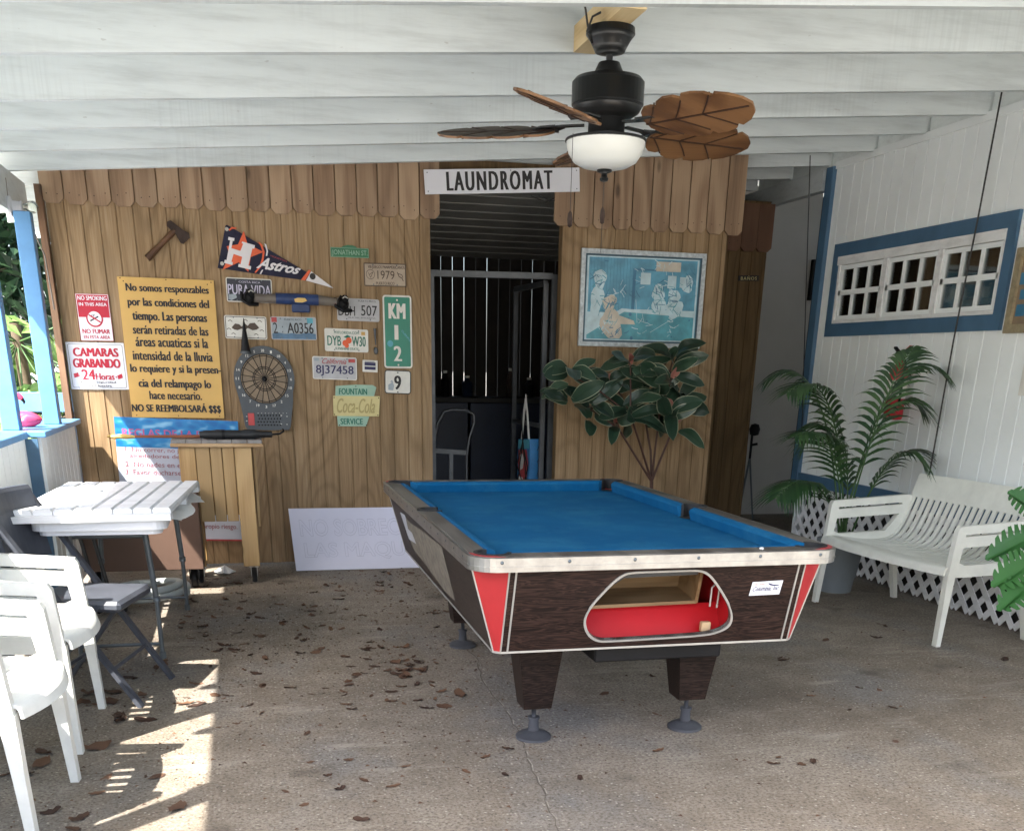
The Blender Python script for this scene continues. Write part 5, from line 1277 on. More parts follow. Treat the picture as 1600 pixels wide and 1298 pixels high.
mb = MB(); tpx(s, mb, '2', 385, 663, 410, 723, z2, .0); tpx(s, mb, 'A0356', 464, 665, 612, 725, z2, .012); s.text(mb, 'PUERTO RICO', .3, .08, .68, .16); s.text(mb, ':', .245, .40, .26, .70); mb.build('lettering', 'ink', s.root)
mb = MB(); s.rect(mb, .02, .03, .14, .24, .0015); mb.build('red_sticker', 'bag_red', s.root); mb = MB(); s.rect(mb, .80, .04, .93, .27, .0015); mb.build('green_sticker', 'bag_teal', s.root)
s = plate('silver-grey license plate reading DBH 507, behind the right clamp of the blue bar', ((744, 524), (985, 534), (981, 661), (746, 650)), 'plate_silver', 'plate_silver')
mb = MB(); tpx(s, mb, 'DBH', 752, 570, 846, 624, z2, .006); tpx(s, mb, '507', 880, 568, 970, 626, z2, .006); s.text(mb, 'ISLA DEL ENCANTO', .26, .82, .9, .88); s.text(mb, 'PUERTO RICO', .5, .06, .92, .14); mb.build('lettering', 'ink', s.root)
s = plate('tan metal plate reading 1979 with two small seals', ((897, 327), (1135, 334), (1132, 464), (896, 457)), 'bronze', 'bronze_dark', r=.004)
mb = MB(); tpx(s, mb, '1979', 972, 372, 1068, 420, z2, .0); tpx(s, mb, 'VIII JUEGOS PANAMERICANOS', 918, 343, 1125, 366, z2, .012); tpx(s, mb, 'PUERTO RICO', 965, 435, 1068, 452, z2, .012)
c_ = _uv(s, z2(933, 392)); mb.flat(circ(s.X(c_[0]), s.Z(c_[1]), .030, 20), -s.t-.0015, 'xz', [circ(s.X(c_[0]), s.Z(c_[1]), .027, 20)]); s.line(mb, [(c_[0]-.05, c_[1]-.08), (c_[0], c_[1]+.14), (c_[0]+.06, c_[1]-.1), (c_[0]-.03, c_[1]+.02)], .003)
s.line(mb, [(.79, .36), (.83, .55), (.9, .62), (.93, .75)], .005); s.line(mb, [(.80, .42), (.90, .48), (.92, .60)], .004); mb.build('lettering', 'bronze_dark', s.root)
s = plate('white license plate reading DYB W30 in green with an orange fruit in the middle', ((673, 694), (921, 704), (920, 833), (677, 823)), 'plate_white', 'plate_white')
mb = MB(); tpx(s, mb, 'DYB', 690, 738, 768, 792, z2, .012); tpx(s, mb, 'W30', 828, 742, 906, 798, z2, .012); tpx(s, mb, 'SUNSHINE STATE', 735, 804, 866, 818, z2, .012); tpx(s, mb, 'MYFLORIDA.COM', 728, 713, 868, 728, z2, .008); s.poly(mb, [(.43, .36), (.52, .26), (.6, .33), (.53, .42)], .0012); mb.build('lettering', 'green_ink', s.root)
mb = MB(); s.disc(mb, .47, .62, .020, .0016); s.disc(mb, .55, .50, .020, .0017); s.disc(mb, .50, .72, .016, .0018, 10); mb.build('orange_print', 'orange', s.root)
mb = MB(); s.rect(mb, .84, .1, .93, .25, .0015); mb.build('yellow_sticker', 'sign_yellow', s.root)
s = plate('silver license plate reading 8J37458 under a red script state name', ((605, 852), (856, 861), (857, 989), (609, 980)), 'plate_silver', 'plate_white')
mb = MB(); tpx(s, mb, '8J37458', 626, 905, 838, 966, z2, .012); mb.build('lettering', 'blue_ink', s.root)
mb = MB(); tpx(s, mb, 'California', 660, 866, 798, 896, z2, .004, .5); s.rect(mb, .81, .07, .96, .22, .0015); mb.build('red_script', 'bag_red', s.root)
mb = MB(); s.rect(mb, .04, .06, .15, .2, .0015); mb.build('blue_sticker', 'plate_blue', s.root)

s = Sign('kilometre_sign', 'tall green rounded road sign with KM 12 in white figures', 'sign', Q(z2, (1000, 508), (1161, 512), (1172, 922), (1011, 918)), SY, 'green_sign', .003, .02)
mb = MB(); s.ring(mb, .0, .0, 1, 1, .011, .001, .02); tpx(s, mb, 'KM', 1034, 556, 1130, 642, z2, .04, 0, 1.1); tpx(s, mb, '1', 1068, 678, 1090, 760, z2, .035); tpx(s, mb, '2', 1064, 796, 1110, 880, z2, .03)
for u, v in ((.5, .065), (.5, .955)): s.disc(mb, u, v, .006, .002, 10)
mb.build('white_print', 'plate_white', s.root)
mb = MB(); c_ = _uv(s, z2(1044, 782)); s.disc(mb, c_[0], c_[1], .021, .0015, 16); vs, fs, _ = text_geom('CUENTA', .02); a0, a1 = z2(1106, 712), z2(1156, 775)
mb.add([(lambda p: (s.X(p[0]), -s.t-.0018, s.Z(p[1])))(_uv(s, (a0[0]+(a1[0]-a0[0])*a+1.6*b, a0[1]+(a1[1]-a0[1])*a-2.6*b))) for a, b in vs], fs); mb.build('stickers', 'bag_teal', s.root)
s = Sign('number_sign', 'small white rounded sign with a black 9, under the green road sign', 'sign', Q(z2, (1011, 929), (1160, 934), (1162, 1068), (1014, 1062)), SY, 'plate_white', .003, .02)
mb = MB(); s.ring(mb, 0, 0, 1, 1, .006, .001, .02); tpx(s, mb, '9', 1066, 962, 1106, 1040, z2, .03); s.disc(mb, .5, .1, .005, .002, 8); s.disc(mb, .5, .92, .005, .002, 8); mb.build('black_print', 'ink', s.root)
mb = MB(); s.poly(mb, [(.14, .62), (.3, .5), (.36, .66), (.32, .86), (.14, .84)], .0012); s.poly(mb, [(.2, .5), (.28, .42), (.33, .52)], .0012); mb.build('blue_print', 'plate_blue', s.root)
s = Sign('flag_plate', 'tiny white plate with a dark blue and white panel beside the California plate'.replace('California', 'silver'), 'sign', Q(z2, (887, 873), (974, 878), (972, 944), (890, 940)), SY, 'plate_white', .003, .003)
mb = MB(); s.rect(mb, .13, .18, .87, .46, .001); s.rect(mb, .13, .54, .87, .80, .001); s.rect(mb, .16, .10, .80, .15, .001); mb.build('blue_print', 'blue_ink', s.root)

# three-piece fountain sign
s = Sign('fountain_sign', 'three-piece pale green and cream enamel sign reading FOUNTAIN SERVICE', 'sign', Q(z2, (722, 1014), (985, 1018), (980, 1250), (726, 1246)), SY, None, .004, panel=False)
def zp(*pts): return [(s.X(a), s.Z(b)) for a, b in [_uv(s, z2(*p)) for p in pts]]
q = MB(); q.prism(zp((737, 1020), (850, 1013), (945, 1015), (966, 1028), (953, 1080), (735, 1078)), -.001, -.004); q.prism(zp((745, 1187), (926, 1192), (908, 1248), (750, 1246)), -.001, -.004); q.build('green_panels', 'pale_green', s.root)
q = MB(); q.prism(zp((722, 1075), (986, 1078), (980, 1191), (725, 1188)), -.002, -.009); q.build('cream_panel', 'cream', s.root)
mb = MB(); tpx(s, mb, 'FOUNTAIN', 755, 1034, 914, 1068, z2, .028, 0, 1.05, .0015); tpx(s, mb, 'SERVICE', 764, 1203, 890, 1236, z2, .028, 0, 1.05, .0015); mb.build('lettering', 'green_ink', s.root)
mb = MB(); tpx(s, mb, 'Coca-Cola', 742, 1090, 958, 1172, z2, .012, .4, 1, .0065); mb.build('raised_script', 'cream_dark', s.root)
mb = MB()
for p in ((728, 1085), (978, 1088), (730, 1180), (974, 1184), (850, 1022), (910, 1240), (758, 1240)): u, v = _uv(s, z2(*p)); s.disc(mb, u, v, .004, .007, 8)
mb.build('screws', 'rust', s.root)

# spoon
sp_ = atY(*z2(960, 770), SY); t = thing('spoon', 'small dull steel spoon hung beside the white and green plate', 'spoon', sp_)
a = atY(*z2(957, 698), SY)-sp_; b = atY(*z2(962, 790), SY)-sp_; c = atY(*z2(963, 822), SY)-sp_
q = MB(); q.tube([a+Vector((0, -.006, 0)), a.lerp(b, .3)+Vector((0, -.008, 0)), b+Vector((0, -.006, 0))], [.011, .008, .003], 8); q.build('handle', 'gate_metal', t)
q = MB(); q.lathe([(0, -.006), (.010, -.004), (.016, 0), (.010, .002), (0, .001)], c+Vector((0, -.006, 0)), 14, rot=Matrix.Diagonal((.95, 1, 1.5)) @ Matrix.Rotation(PI/2, 3, 'X')); q.build('bowl', 'gate_metal', t)

# axe
o = atY(*z1(800, 420), SY); t = thing('axe', 'old hand axe with a short dark wooden handle hung on the wall', 'axe', o)
def wl(p, zf, o=o, dy=0): v = atY(*zf(*p), SY)-o; return Vector((v.x, dy, v.z))
q = MB(); A_, B_ = wl((712, 508), z1), wl((845, 372), z1); q.tube([A_+Vector((0, -.02, 0)), A_.lerp(B_, .5)+Vector((0, -.022, 0)), B_+Vector((0, -.02, 0))], [.022, .017, .018], 8); q.build('handle', 'axe_wood', t)
q = MB(); P = [(808, 332), (826, 325), (850, 345), (885, 372), (912, 385), (917, 408), (885, 438), (872, 432), (850, 392), (828, 372), (808, 352)]; q.prism([(v.x, v.z) for v in (wl(p, z1) for p in P)], -.004, -.034); q.build('head', 'rust', t)

# blue bar with clamps
o = atY(*z2(500, 540), SY); t = thing('clamp_bar', 'blue-wrapped grey bar with a black clamp at each end, hung across the number plates', 'clamp', o)
def w2(x, y, dy=0): v = atY(*z2(x, y), SY)-o; return Vector((v.x, dy, v.z))
q = MB(); q.tube([w2(265, 528, -.06), w2(340, 530, -.06), w2(400, 532, -.06), w2(640, 540, -.06), w2(740, 552, -.06)], [.030, .026, .030, .030, .024], 12); q.build('tube', 'grey_tube', t)
q = MB(); q.tube([w2(398, 530, -.06), w2(636, 540, -.06)], .034, 14); q.bbox(w2(455, 0).x, w2(560, 0).x, -.07, -.005, w2(0, 592).z, w2(0, 486).z, .006); q.build('blue_wrap', 'blue_tape', t)
q = MB(); P = [w2(*p) for p in ((500, 535), (520, 528), (560, 530), (572, 545), (548, 555), (505, 553))]; q.prism([(p.x, p.z) for p in P], -.094, -.0965); q.build('label', 'cue_tip', t)
for ex, ey in ((250, 525), (772, 560)):
    q = MB(); q.lathe([(0, -.03), (.032, -.025), (.042, 0), (.03, .03), (0, .035)], w2(ex, ey, -.07), 12, rot=Matrix.Rotation(PI/2, 3, 'X'))
    q.tube([w2(ex-45, ey-30, -.05), w2(ex-40, ey+15, -.08), w2(ex, ey+40, -.09), w2(ex+50, ey+38, -.06)], .011, 8); q.bar(w2(ex-25, ey+5, -.05), w2(ex+45, ey+40, -.05), .03, .02); q.bar(w2(ex-20, ey-38, -.06), w2(ex+15, ey-15, -.06), .022, .03)
    q.lathe([(0, -.02), (.02, -.015), (.026, .01), (0, .012)], w2(ex+8, ey-24, -.10), 10, rot=Matrix.Rotation(PI/2, 3, 'X')); q.build('clamp', 'black', t)
    q = MB(); q.tube([w2(ex-5, ey-28, -.118), w2(ex+8, ey-38, -.124), w2(ex+24, ey-28, -.118)], .005, 6); q.build('clamp_pin', 'trim_steel', t)
# pointed cone
o = atY(*z2(225, 760), SY); t = thing('spike_horn', 'long black pointed cone standing up from the left shoulder of the dartboard', 'cone', o)
q = MB(); c0 = atY(*z2(218, 640), SY)-o; c1 = atY(*z2(230, 828), SY)-o; q.tube([c1+Vector((0, -.05, 0)), c1.lerp(c0, .5)+Vector((0, -.05, 0)), c0+Vector((0, -.05, 0))], [.032, .017, .002], 12); q.build('spike', 'black', t)
q = MB(); q.tube([c1+Vector((0, -.05, -.012)), c1+Vector((0, -.05, .004))], .036, 14); q.build('collar', 'grey_plastic', t)
# dartboard
ctr = atY(*z2(335, 980), SY); t = thing('dartboard', 'grey electronic dartboard with a tan face and a button panel below', 'dartboard', (ctr.x, SY, ctr.z))
def wd(x, y): v = atY(*z2(x, y), SY)-ctr; return (v.x, v.z)
R0 = abs(wd(505, 980)[0]-wd(165, 980)[0])/2
out = [(R0*1.0*math.cos(math.radians(a_)), R0*1.03*math.sin(math.radians(a_))) for a_ in range(-22, 203, 9)]
low = [wd(200, 1115), wd(215, 1180), wd(228, 1245), wd(240, 1263), (wd(355, 1268)), wd(472, 1266), wd(482, 1250), wd(490, 1180), wd(496, 1110)]
q = MB(); q.prism(out+low, -.001, -.034); q.build('body', 'grey_plastic', t)
RS = R0*.775
q = MB()
for i in range(20):
    a0, a1 = 2*PI*(i-.5)/20+PI/2, 2*PI*(i+.5)/20+PI/2
    for r0_, r1_, kk in ((.07, .42, 0), (.42, .49, 1), (.49, .93, 0), (.93, 1.0, 1)):
        q.m((i+kk) % 2)
        q.add([(RS*r*math.cos(a), -.0352, RS*r*math.sin(a)) for r, a in ((r0_, a0), (r1_, a0), (r1_, (a0+a1)/2), (r1_, a1), (r0_, a1))], [(0, 1, 2, 3, 4)])
q.build('face', ['dart_tan', 'dart_dark'], t)
q = MB()
for r in (.42, .49, .93, 1.0): q.tube([(RS*r*math.cos(2*PI*i/40), -.037, RS*r*math.sin(2*PI*i/40)) for i in range(41)], .0022, 5)
for i in range(20): a = 2*PI*(i+.5)/20; q.tube([(RS*.08*math.cos(a), -.037, RS*.08*math.sin(a)), (RS*math.cos(a), -.037, RS*math.sin(a))], .0020, 5)
q.lathe([(0, -.044), (.011, -.042), (.016, -.036)], (0, 0, 0), 16, rot=Matrix.Rotation(0, 3, 'X') @ Matrix(((1, 0, 0), (0, 0, 1), (0, 1, 0)))); q.build('web', 'black', t)
q = MB()
for i, n_ in enumerate((20, 1, 18, 4, 13, 6, 10, 15, 2, 17, 3, 19, 7, 16, 8, 11, 14, 9, 12, 5)):
    a = PI/2-2*PI*i/20; r = R0*.885; x, z = r*math.cos(a), r*math.sin(a); w_ = .006 if n_ < 10 else .0105; put_text(q, str(n_), x-w_, x+w_, z-.0085, z+.0085, -.0345, .02)
for i in range(9):
    for j in range(1): x, z = wd(300+i*20, 1172); q.flat(circ(x, z, .0022, 6), -.0345)
for p in ((462, 1190), (462, 1235), (430, 1185), (430, 1232), (236, 1190), (236, 1215)): x, z = wd(*p); q.flat(rrect(x-.005, x+.005, z-.002, z+.002, .001, 1), -.0345)
q.build('white_print', 'plate_white', t)
q = MB(); (xa, za), (xb, zb_) = wd(247, 1240), wd(277, 1172); q.bbox(xa, xb, -.037, -.0341, za, zb_, .001); q.build('display', 'bag_red', t)
q = MB()
for j in range(4):
    for i in range(8): x, z = wd(300+i*17+(j % 2)*6, 1185+j*18); q.lathe([(0, -.037), (.004, -.036), (.005, -.034)], (x, 0, z), 8, rot=Matrix(((1, 0, 0), (0, 0, 1), (0, 1, 0))))
q.build('buttons', 'black', t)

# leaning white foam board
wbp = [(455, 795), (612, 791), (655, 885), (463, 892)]
a = atZ(463, 892, 0); wb = thing('foam_board', 'plain white board with faint outlined lettering leaning on the foot of the plywood wall', 'board', (a.x, a.y, 0))
W_ = atZ(680, 885, 0).x-a.x+.25
lean = 7.735-a.y; topz = atY(456, 795, 7.735).z
d = Vector((0, lean, topz)); L_ = d.length
def bw(u, v, e=0): n_ = Vector((0, -topz, lean)).normalized(); p = Vector((u*W_-.02*v, 0, .001))+d*v+n_*e; return p
q = MB(); vs = [bw(u, v, e) for e in (0, .005) for u, v in ((0, 0), (1, 0), (1, 1), (0, 1))]; q.add(vs, [(3, 2, 1, 0), (4, 5, 6, 7), (0, 1, 5, 4), (1, 2, 6, 5), (2, 3, 7, 6), (3, 0, 4, 7)]); q.build('board', 'board_white', wb)
q = MB()
def outline_text(mb, s_, u0, v0, u1, v1):
    cu = bpy.data.curves.new('t', 'FONT'); cu.body = s_; cu.fill_mode = 'NONE'; cu.bevel_depth = .011; cu.resolution_u = 3; cu.bevel_resolution = 0; cu.offset = .015
    ob = bpy.data.objects.new('t', cu); me = bpy.data.meshes.new_from_object(ob); P = [v.co.copy() for v in me.vertices]; fs = [tuple(p.vertices) for p in me.polygons]
    bpy.data.objects.remove(ob); bpy.data.curves.remove(cu); bpy.data.meshes.remove(me)
    xs = [p.x for p in P]; ys = [p.y for p in P]; mb.add([bw(u0+(u1-u0)*(p.x-min(xs))/(max(xs)-min(xs)), v0+(v1-v0)*(p.y-min(ys))/(max(ys)-min(ys)), .0056+p.z*.05) for p in P], fs)
outline_text(q, 'NO SOBRECARGUE', .05, .54, .96, .82); outline_text(q, 'LAS MAQUINAS', .06, .16, .90, .44); q.build('pencil_lettering', 'faint', wb)

# framed blue print
s = Sign('framed_print', 'faded blue framed print of a games room on the wall right of the doorway', 'picture', [(908, 388), (1103.5, 397), (1090.5, 545), (902.5, 540)], 7.735, 'art_bg', .008)
mb = MB(); mb.prism(rrect(-s.w/2, s.w/2, -s.h/2, s.h/2, .002, 1), .003, -.022, 'xz', [rrect(-s.w/2+.03, s.w/2-.03, -s.h/2+.03, s.h/2-.03, .001, 1)]); mb.build('frame', 'silver_frame', s.root)
mb = MB(); mb.prism(rrect(-s.w/2+.03, s.w/2-.03, -s.h/2+.03, s.h/2-.03, .001, 1), -.009, -.016, 'xz', [rrect(-s.w/2+.042, s.w/2-.042, -s.h/2+.042, s.h/2-.042, .001, 1)]); mb.build('liner', 'frame_in', s.root)
mb = MB(); s.rect(mb, .05, .06, .95, .94, .0006); mb.build('mount', 'art_pale', s.root)
mb = MB(); s.rect(mb, .065, .08, .42, .64, .001); s.rect(mb, .42, .08, .935, .60, .001); mb.build('print_walls', 'art_bg', s.root)
mb = MB()
for i in range(13): s.line(mb, [(.08+i*.026, .08), (.08+i*.026, .62)], .002, .0013)
s.rect(mb, .415, .18, .44, .62, .0014); s.rect(mb, .44, .18, .60, .20, .0014); mb.build('print_lines', 'art_dark', s.root)
mb = MB(); s.poly(mb, [(.065, .86), (.36, .61), (.935, .66), (.935, .92), (.065, .92)], .0012); mb.build('print_table', 'art_mid', s.root)
mb = MB(); s.poly(mb, [(.065, .82), (.34, .595), (.935, .64), (.935, .67), (.36, .63), (.065, .88)], .0015); s.rect(mb, .48, .22, .56, .34, .0014); s.rect(mb, .70, .24, .77, .37, .0014); s.rect(mb, .80, .25, .85, .36, .0014)
s.line(mb, [(.58, .84), (.84, .62)], .003, .0022); s.line(mb, [(.45, .5), (.47, .74)], .003, .0022)
_bl = [0]
def blob(mb, u, v, ru, rv, tilt=0, d=.0017):
    _bl[0] += 1; d += _bl[0]*.00015; P = []
    for i in range(18):
        a = 2*PI*i/18; k = 1+.10*math.sin(3*a+u*20)+.07*math.sin(5*a+v*30); x, y = ru*k*math.cos(a), rv*k*math.sin(a); P.append((u+x*math.cos(tilt)-y*math.sin(tilt), v+x*math.sin(tilt)+y*math.cos(tilt)))
    s.poly(mb, P, d)
blob(mb, .155, .30, .05, .10); blob(mb, .135, .52, .05, .17, .1); blob(mb, .63, .42, .05, .09); blob(mb, .64, .55, .06, .10); blob(mb, .76, .46, .05, .08); blob(mb, .77, .58, .07, .10); blob(mb, .86, .32, .05, .09); mb.build('print_pale_shapes', 'art_pale', s.root)
mb = MB(); blob(mb, .24, .54, .055, .085, .2, .0019); blob(mb, .26, .76, .085, .17, -.15, .0019); s.poly(mb, [(.30, .66), (.44, .72), (.455, .76), (.31, .76)], .0036); s.rect(mb, .60, .10, .80, .20, .0014); mb.build('print_cream_shapes', 'art_cream', s.root)
pr2 = random.Random(31)
for nm, mt, cs in (('print_shading', 'art_mid', ((.155, .30), (.135, .52), (.63, .42), (.64, .55), (.76, .46), (.77, .58), (.86, .32), (.24, .54), (.26, .76))), ('print_dark_strokes', 'art_dark', ((.155, .30), (.63, .42), (.76, .46), (.86, .32), (.24, .54), (.43, .4), (.3, .85))), ('print_light_strokes', 'art_pale', ((.5, .3), (.3, .4), (.7, .3), (.5, .75), (.75, .78), (.65, .15), (.2, .8)))):
    mb = MB()
    for cu_, cv_ in cs:
        for k_ in range(9):
            u, v = cu_+pr2.gauss(0, .032), cv_+pr2.gauss(0, .06); a_ = pr2.uniform(0, 3.1); L_2 = pr2.uniform(.012, .035)
            if not (.08 < u < .92 and .1 < v < .9): continue
            _bl[0] += 1; s.line(mb, [(u-L_2*math.cos(a_), v-L_2*math.sin(a_)*1.3), (u, v+pr2.uniform(-.01, .01)), (u+L_2*math.cos(a_), v+L_2*math.sin(a_)*1.3)], pr2.uniform(.002, .006), .0040+_bl[0]*.00002)
    mb.build(nm, mt, s.root)
mb = MB()
for u, v in ((.55, .72), (.80, .76), (.9, .70), (.76, .88), (.40, .70)): s.disc(mb, u, v, .006, .002, 10)
s.disc(mb, .41, .655, .012, .002, 12); s.disc(mb, .43, .905, .012, .002, 12); mb.build('print_balls', 'art_dark', s.root)

s = Sign('restroom_sign', 'small black strip sign reading BAÑOS on the dim recessed wall', 'sign', [(1153.5, 430.5), (1185.5, 430.5), (1185, 439), (1153, 439)], 8.61, 'ink', .004)
mb = MB(); s.text(mb, 'BAÑOS', .12, .08, .90, .85, .01, 0, 1.25); mb.build('lettering', 'cream', s.root)

# bulb on the header
b = atX(14, 322, -1.20); t = thing('light_bulb', 'bare clear bulb in a white lampholder on the porch beam at the upper left', 'light bulb', (-1.2, b.y, b.z))
rx = Matrix.Rotation(PI/2, 3, 'Y')
MB().lathe([(0, 0), (.05, .0), (.052, .012), (.028, .02), (.026, .06), (.03, .065), (.028, .07), (0, .07)], (0, 0, 0), 20, rot=rx).build('lampholder', 'sign_white', t)
MB().lathe([(.015, .07), (.016, .085), (.03, .105), (.033, .125), (.025, .145), (.01, .153), (0, .154)], (0, 0, 0), 20, rot=rx).build('bulb', 'bulb', t)
q = MB(); q.tube([(.0, .0, .05), (.0, .02, .14)], .003, 5); q.tube([(.02, .03, -.0), (.05, .3, -.05), (.07, .55, -.20), (.075, .60, -.5)], .005, 6); q.build('supply_wire', 'grey_tube', t)

# black cords hanging from the beams
a, b = atX(1567, 135, 4.20), atX(1452, 742, 4.20); t = thing('cord', 'black cord running down the white wall across the window to the bench', 'cord', (0, 0, 0), group='black cords hanging at the right')
MB().tube([a, a.lerp(b, .3)+Vector((0, 0, -.01)), a.lerp(b, .62)+Vector((.0, .012, 0)), b], .0055, 6).build('cable', 'wire', t)
a, b = atY(1266, 243, 7.27), atY(1252, 700, 7.55); t = thing('cord', 'thin black cord hanging in front of the blue corner board', 'cord', (0, 0, 0), group='black cords hanging at the right')
MB().tube([a, a.lerp(b, .5), b], .004, 6).build('cable', 'wire', t)

# framed picture and switch at the right edge
a = atX(1570, 521, 4.235); fy1 = a.y; fz0 = a.z; fz1 = atX(1592, 388, 4.235).z
t = thing('picture_frame', 'gilt picture frame cut by the right edge of the photo, on the white wall', 'picture', (4.247, fy1-.25, (fz0+fz1)/2)); hh = (fz1-fz0)/2
q = MB(); q.prism(rrect(-.25, .25, -hh, hh, .003, 1), 0, -.03, 'yz', [rrect(-.25+.045, .25-.045, -hh+.045, hh-.045, .002, 1)]); q.build('frame', 'gold_frame', t)
q = MB(); q.box(-.012, -.004, -.21, .21, -hh+.04, hh-.04); q.build('picture', 'dart_tan', t)
q = MB()
for i, (y, z, h_) in enumerate(((.17, .06, .03), (.15, -.02, .025), (.16, -.10, .03), (.08, .08, .02), (.05, -.05, .03))): q.box(-.0145, -.0125, y-.04, y+.03, z-h_, z+h_)
q.build('print', 'art_dark', t)
a = atX(1598, 585, 4.24); t = thing('notice_card', 'pale blank card on the white wall at the right edge, under the gilt frame', 'card', (4.248, a.y-.06, a.z)); MB().box(-.006, 0, -.08, .07, -.11, .10).build('card', 'plate_white', t)

# extinguisher
a = atX(1392, 655, 4.14); zt = atX(1392, 545, 4.14).z; zb_ = a.z; t = thing('fire_extinguisher', 'red fire extinguisher with a white label on the white wall behind the palm', 'fire extinguisher', (4.15, a.y, zb_)); H_ = zt-zb_
MB().lathe([(0, 0), (.055, .0), (.062, .012), (.062, H_*.62), (.05, H_*.74), (.02, H_*.80), (.018, H_*.86), (0, H_*.86)], n=24).build('cylinder', 'extinguisher', t)
MB().lathe([(.0628, H_*.30), (.0628, H_*.56)], n=24).build('label', 'plate_white', t)
q = MB(); q.bar((0, -.02, H_*.86), (0, .06, H_*.93), .022, .02); q.bar((0, -.02, H_*.88), (-.0, .085, H_*1.02), .022, .012); q.lathe([(0, 0), (.02, 0), (.02, .04), (0, .04)], (0, -.0, H_*.84), 12); q.build('valve', 'black', t)
q = MB(); q.bar((0, -.0, H_*.92), (0, -.09, H_*1.03), .02, .012); q.build('lever', 'extinguisher', t)
q = MB(); q.tube([(0, -.02, H_*.88), (-.02, -.09, H_*.8), (-.03, -.095, H_*.5), (-.02, -.08, H_*.2)], .008, 8); q.build('hose', 'black', t)

# tripod and tool against the white wall in shadow
a = atY(1176, 672, 9.2); t = thing('tripod', 'folded black tripod standing in the dim passage before the white wall in shadow', 'tripod', (a.x, 9.2, 0))
q = MB(); q.tube([(0, 0, a.z-.25), (0, 0, a.z)], .012, 8); q.lathe([(0, -.05), (.04, -.04), (.05, .01), (.035, .05), (0, .06)], (.02, 0, a.z), 12); q.bar((0, 0, a.z-.13), (.06, 0, a.z-.12), .02, .02); q.build('head', 'black', t)
for dx, dy in ((.08, -.04), (-.10, -.06), (-.02, .12)): q = MB(); q.tube([(0, 0, a.z-.24), (dx, dy, .01)], .010, 8, r2=.007); q.build('leg', 'grey_metal', t)

# flamingo
a = atZ(46, 669, 1.0); t = thing('flamingo', 'small pink toy flamingo on the blue cap between the posts', 'flamingo', (-1.225, a.y+.12, 1.0))
t.scale = (.82, .82, .82)
q = MB(); q.lathe([(0, -.10), (.03, -.092), (.052, -.05), (.058, 0), (.048, .05), (.028, .09), (0, .11)], (0, 0, .05), 18, rot=Matrix.Rotation(PI/2, 3, 'Y') @ Matrix.Diagonal((.95, 1, 1)))
q.tube([(-.055, 0, .07), (-.085, 0, .11), (-.08, 0, .16), (-.055, 0, .20), (-.025, 0, .205), (-.005, 0, .185)], [.032, .024, .021, .022, .024, .016], 10); q.build('body', 'pink', t)
q = MB(); q.tube([(-.008, 0, .188), (.006, 0, .165), (.002, 0, .15)], [.013, .009, .003], 8); q.build('beak', 'black', t)
q = MB()
for sy in (-1, 1): q.lathe([(0, -.055), (.02, -.04), (.028, 0), (.018, .05), (0, .075)], (.02, sy*.05, .06), 10, rot=Matrix.Rotation(PI/2, 3, 'Y') @ Matrix.Diagonal((1, .45, 1)))
q.build('wings', 'pink', t)

# ------------------------------------------------------------------ plants
rp = random.Random(11)
def frame(d, up=Vector((0, 0, 1))):
    d = d.normalized(); s_ = d.cross(up)
    if s_.length < .05: s_ = Vector((1, 0, 0))
    s_.normalize(); return d, s_, s_.cross(d)
def broad_leaf(mb, base, d, up, L, W, droop=.3, fold=.25, mats=(0, 1), edge=.915):
    d, s_, n = frame(d, up); N = 9; rows = []
    for i in range(N):
        t = i/(N-1); w_ = W/2*(math.sin(PI*min(1, t*.93+.05))**.6)*(1 if t < .97 else .25); c = base+d*(L*t)-n*(droop*L*t*t*.6)+Vector((0, 0, -droop*L*t*t*.4))
        wav = .03*L*math.sin(t*9+W*40)
        rows.append([c+s_*(k*w_)+n*(fold*abs(k)*w_+wav*abs(k)) for k in (-1, -edge, -.4, 0, .4, edge, 1)])
    o = len(mb.v); mb.rnd()
    for ci in range(6):
        mb.m(mats[1] if ci in (0, 5) else mats[0])
        vs = []; fs = []
        for i in range(N): vs += [rows[i][ci], rows[i][ci+1]]
        for i in range(N-1): fs.append((2*i, 2*i+1, 2*i+3, 2*i+2))
        mb.add(vs, fs, True)
    mb.m(0)
# variegated rubber plant
YP = 7.25
base = atY(1019, 770, YP); rb_ = thing('rubber_plant', 'variegated rubber plant with cream-edged dark leaves behind the pool table', 'plant', (base.x, YP, 0))
o = Vector((base.x, YP, 0))
def L_(px, py, dy=0): return atY(px, py, YP+dy)-o
MB().lathe([(0, 0), (.12, 0), (.16, .3), (.17, .3), (.17, .33), (.15, .33), (.14, .28), (0, .28)], n=24).build('pot', 'pot_dark', rb_)
st = MB(); fork = L_(1018, 752)
ends = [((968, 672), 0), ((985, 648), -.1), ((1008, 655), .05), ((1030, 650), -.05), ((1052, 668), 0)]
st.tube([(0, 0, .28), fork.lerp(Vector((0, 0, .28)), .4), fork], .013, 7)
ros = [((890, 585), -.12, 6), ((890, 618), -.05, 5), ((922, 640), -.06, 5), ((957, 600), .08, 7), ((985, 570), -.1, 7), ((1022, 600), -.05, 8), ((1052, 560), .02, 7), ((1062, 622), 0, 7), ((1045, 640), -.12, 7), ((985, 640), -.1, 6), ((962, 660), 0, 5), ((1058, 660), .02, 3), ((1050, 590), -.15, 6)]
for (e, dy) in ends: st.tube([fork, fork.lerp(L_(*e, dy), .5)+Vector((rp.uniform(-.02, .02), 0, 0)), L_(*e, dy)], .009, 6, r2=.007)
